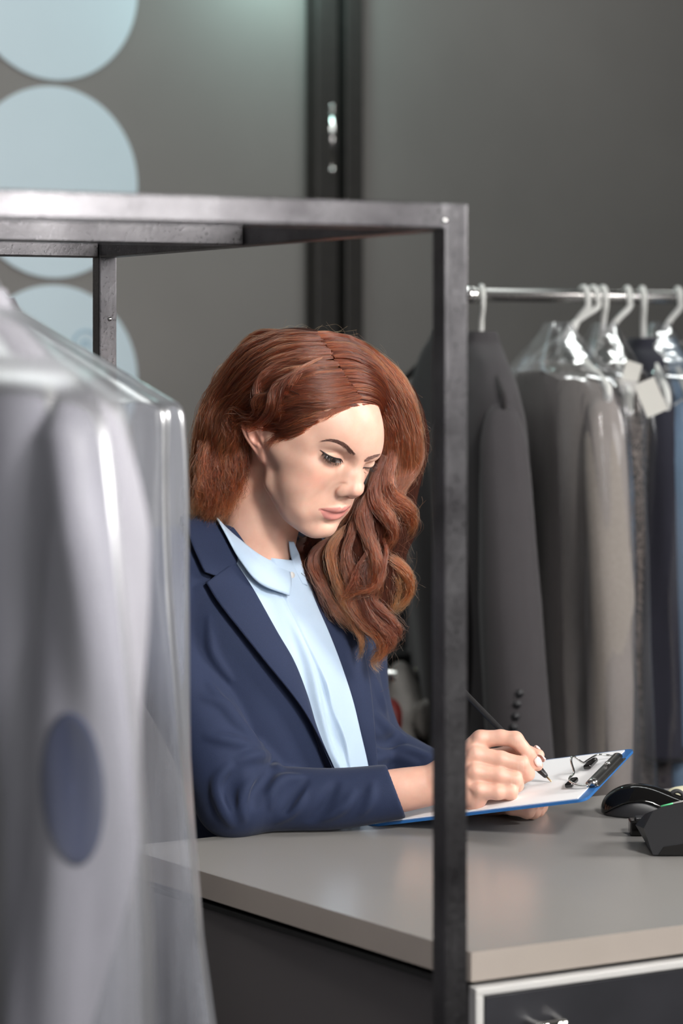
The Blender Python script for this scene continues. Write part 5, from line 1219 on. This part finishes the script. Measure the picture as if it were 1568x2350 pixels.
    a = np.linspace(0, 6.283, 30); q = c + np.array([.042, 0, .0215]); V, F = tube([q + np.array([.0085 * math.cos(k), 0, .0085 * math.sin(k)]) for k in a], .0028, 10, False); mesh_obj('scroll_wheel', V, F, M['rubber'], root)
    # card terminal
    base = PT(1560, 1966, ZT); root = empty('card_terminal', (float(base[0]), float(base[1]), ZT), 'black card payment terminal cut off by the right edge', 'card terminal')
    Yt = base[1]; prof = [(1499, 1962), (1478, 1901), (1500, 1860), (1515, 1853), (1640, 1826), (1720, 1830), (1760, 1860), (1770, 1966)]
    XZ = [(P(x, y, Yt)[0], max(ZT + .0004, P(x, y, Yt)[2])) for x, y in prof]; bm = bmesh.new(); dp = .078
    f = [bm.verts.new((x, Yt, z)) for x, z in XZ]; b = [bm.verts.new((x, Yt + dp, ZT + (z - ZT) * .62 if z > ZT + .01 else z)) for x, z in XZ]; n = len(f); bm.faces.new(f); bm.faces.new(b[::-1])
    for i in range(n): bm.faces.new((f[i], b[i], b[(i + 1) % n], f[(i + 1) % n]))
    bm_obj('housing', bm, M['matt_black'], root, bevel=.0028, segs=3)
    # recess panel at the foot of the near side, green edge light, keypad
    Vq = [P(x, y, Yt - .0012) for x, y in ((1512, 1962), (1524, 1944), (1600, 1932), (1640, 1934), (1640, 1962))]; W_, G_ = thicken(Vq, [tuple(range(5))], np.tile([0, -1.0, 0], (5, 1)), .004); mesh_obj('side_recess', W_, G_, M['gloss_black'], root, smooth=False)
    a, b_ = P(1514, 1853, Yt), P(1640, 1825, Yt); V, F = tube([a * .97 + b_ * .03 + (0, .002, .0005), a * .75 + b_ * .25 + (0, .002, .0008)], .0010, 8); mesh_obj('green_strip', V, F, M['green_led'], root)
    V, F = tube([a * .75 + b_ * .25 + (0, .002, .0008), b_ + (0, .002, .0005)], .0010, 8); mesh_obj('pale_strip', V, F, M['white_trim'], root)
    # plug block behind it
    q = PT(1466, 1920, ZT); bm = bmesh.new(); box_bm(bm, (.032, .022, .0185), Matrix.Translation((q[0] + .006, q[1] + .012, ZT + .0097))); o = bm_obj('power_plug', bm, M['gloss_black'], bevel=.002); tag(o, 'small black plug block lying behind the card terminal', 'plug')
    bm = bmesh.new(); box_bm(bm, (.026, .016, .004), Matrix.Translation((q[0] + .010, q[1] + .012, ZT + .0205))); bm_obj('plug_cap', bm, M['matt_black'], o, bevel=.001)
    # cream receipt crumpled behind the mouse
    c = PT(1560, 1838, ZT); s = SDF(c + (-.03, -.03, -.002), c + (.05, .03, .04), .0015)
    s.ell(c + (.008, 0, .006), (.024, .018, .013), .0); s.ell(c + (.02, .004, .008), (.02, .016, .011), .008); s.ell(c + (-.004, .004, .008), (.012, .010, .008), .006)
    sl, X, Y, Z = s.sub(c - .2, c + .2, 0); s.D[sl] = np.maximum(s.D[sl], ZT + .0005 - Z); V, F = s.mesh(); o = mesh_obj('crumpled_paper', V, F, M['cream']); tag(o, 'crumpled cream paper half hidden behind the mouse', 'paper')
M['rubber'] = simple('dark_rubber', lin(44, 44, 46), .6)
# ================================================================ light
def area(name, loc, to, size, energy, col=(1, 1, 1), sizey=None, spread=None):
    l = bpy.data.lights.new(name, 'AREA'); l.energy = energy; l.color = col; l.size = size
    if sizey: l.shape = 'RECTANGLE'; l.size_y = sizey
    if spread: l.spread = math.radians(spread)
    o = bpy.data.objects.new(name, l); COL.objects.link(o); o.location = loc
    o.rotation_euler = (Vector(to) - Vector(loc)).to_track_quat('-Z', 'Y').to_euler(); return o
def build_light():
    w = bpy.data.worlds.new('world'); SC.world = w; w.use_nodes = True
    w.node_tree.nodes['Background'].inputs[0].default_value = (.95, .97, 1.0, 1); w.node_tree.nodes['Background'].inputs[1].default_value = .085
    area('key_lamp', (1.10, .75, 2.65), (-.05, 2.9, 1.2), .35, 8.6, (1, .975, .94), None, 62)
    area('shop_window', (1.70, .10, 2.05), (-.1, 2.5, 1.5), .8, 9, (1, .99, .98), .9, 80)
    area('front_rail_fill', (.62, .70, 1.82), (-.35, 1.85, 1.70), .35, 1.7, (1, .99, .98), .3, 70)  # unseen fill, added to brighten the front tube of the near rack
    area('side_lamp', (2.35, 2.75, 2.15), (0, 2.8, 1.1), .5, 19, (1, .98, .96), None, 110)
    area('ceiling_panel', (-.6, 3.3, 3.25), (-.6, 3.3, 0), 1.2, 12, (.95, 1, .99), 1.2)
    area('front_fill', (-1.3, .1, 2.0), (-.3, 2.6, 1.2), 1.2, 5, (.97, .98, 1))  # added frontal fill from the left, no visible source
    area('wall_washer', (1.2, 4.6, 3.27), (1.4, 5.6, 1.8), 1.8, 26, (.96, 1, .98), .3)
    area('wall_washer', (-.9, 4.1, 3.27), (-.7, 5.0, 1.9), 1.2, 13, (.96, 1, .98), .3)
    l = bpy.data.lights.new('cove_lamp', 'POINT'); l.energy = 5; l.color = (.6, .95, .9); l.shadow_soft_size = .05
    o = bpy.data.objects.new('cove_lamp', l); COL.objects.link(o); p = wall_hit(752, -130, .22); o.location = p
    SC.view_settings.view_transform = 'Standard'; SC.view_settings.look = 'None'; SC.view_settings.exposure = 0.0; SC.view_settings.gamma = 1.0
    SC.cycles.use_denoising = True; SC.cycles.max_bounces = 8; SC.cycles.transparent_max_bounces = 16
# ================================================================ camera
def make_camera():
    cd = bpy.data.cameras.new('camera'); cam = bpy.data.objects.new('camera', cd); COL.objects.link(cam)
    cam.location = (0, 0, EYE); cam.rotation_euler = (math.pi / 2, 0, 0)
    cd.sensor_fit = 'VERTICAL'; cd.sensor_height = 36.0; cd.sensor_width = 24.0
    cd.lens = FPX / 2350 * 36; cd.shift_y = -(1175 - PHY) / 2350 * 1.0
    cd.clip_start = .05; cd.clip_end = 60
    cd.dof.use_dof = True; cd.dof.focus_distance = 2.84; cd.dof.aperture_fstop = cd.lens / 1000 / .024
    SC.camera = cam; return cam
# ================================================================ build everything
build_room(); build_counter(); build_rack(); build_light(); make_camera()
for n_ in ('build_backrack', 'build_items', 'build_person', 'build_bags'):
    if n_ in globals(): globals()[n_]()
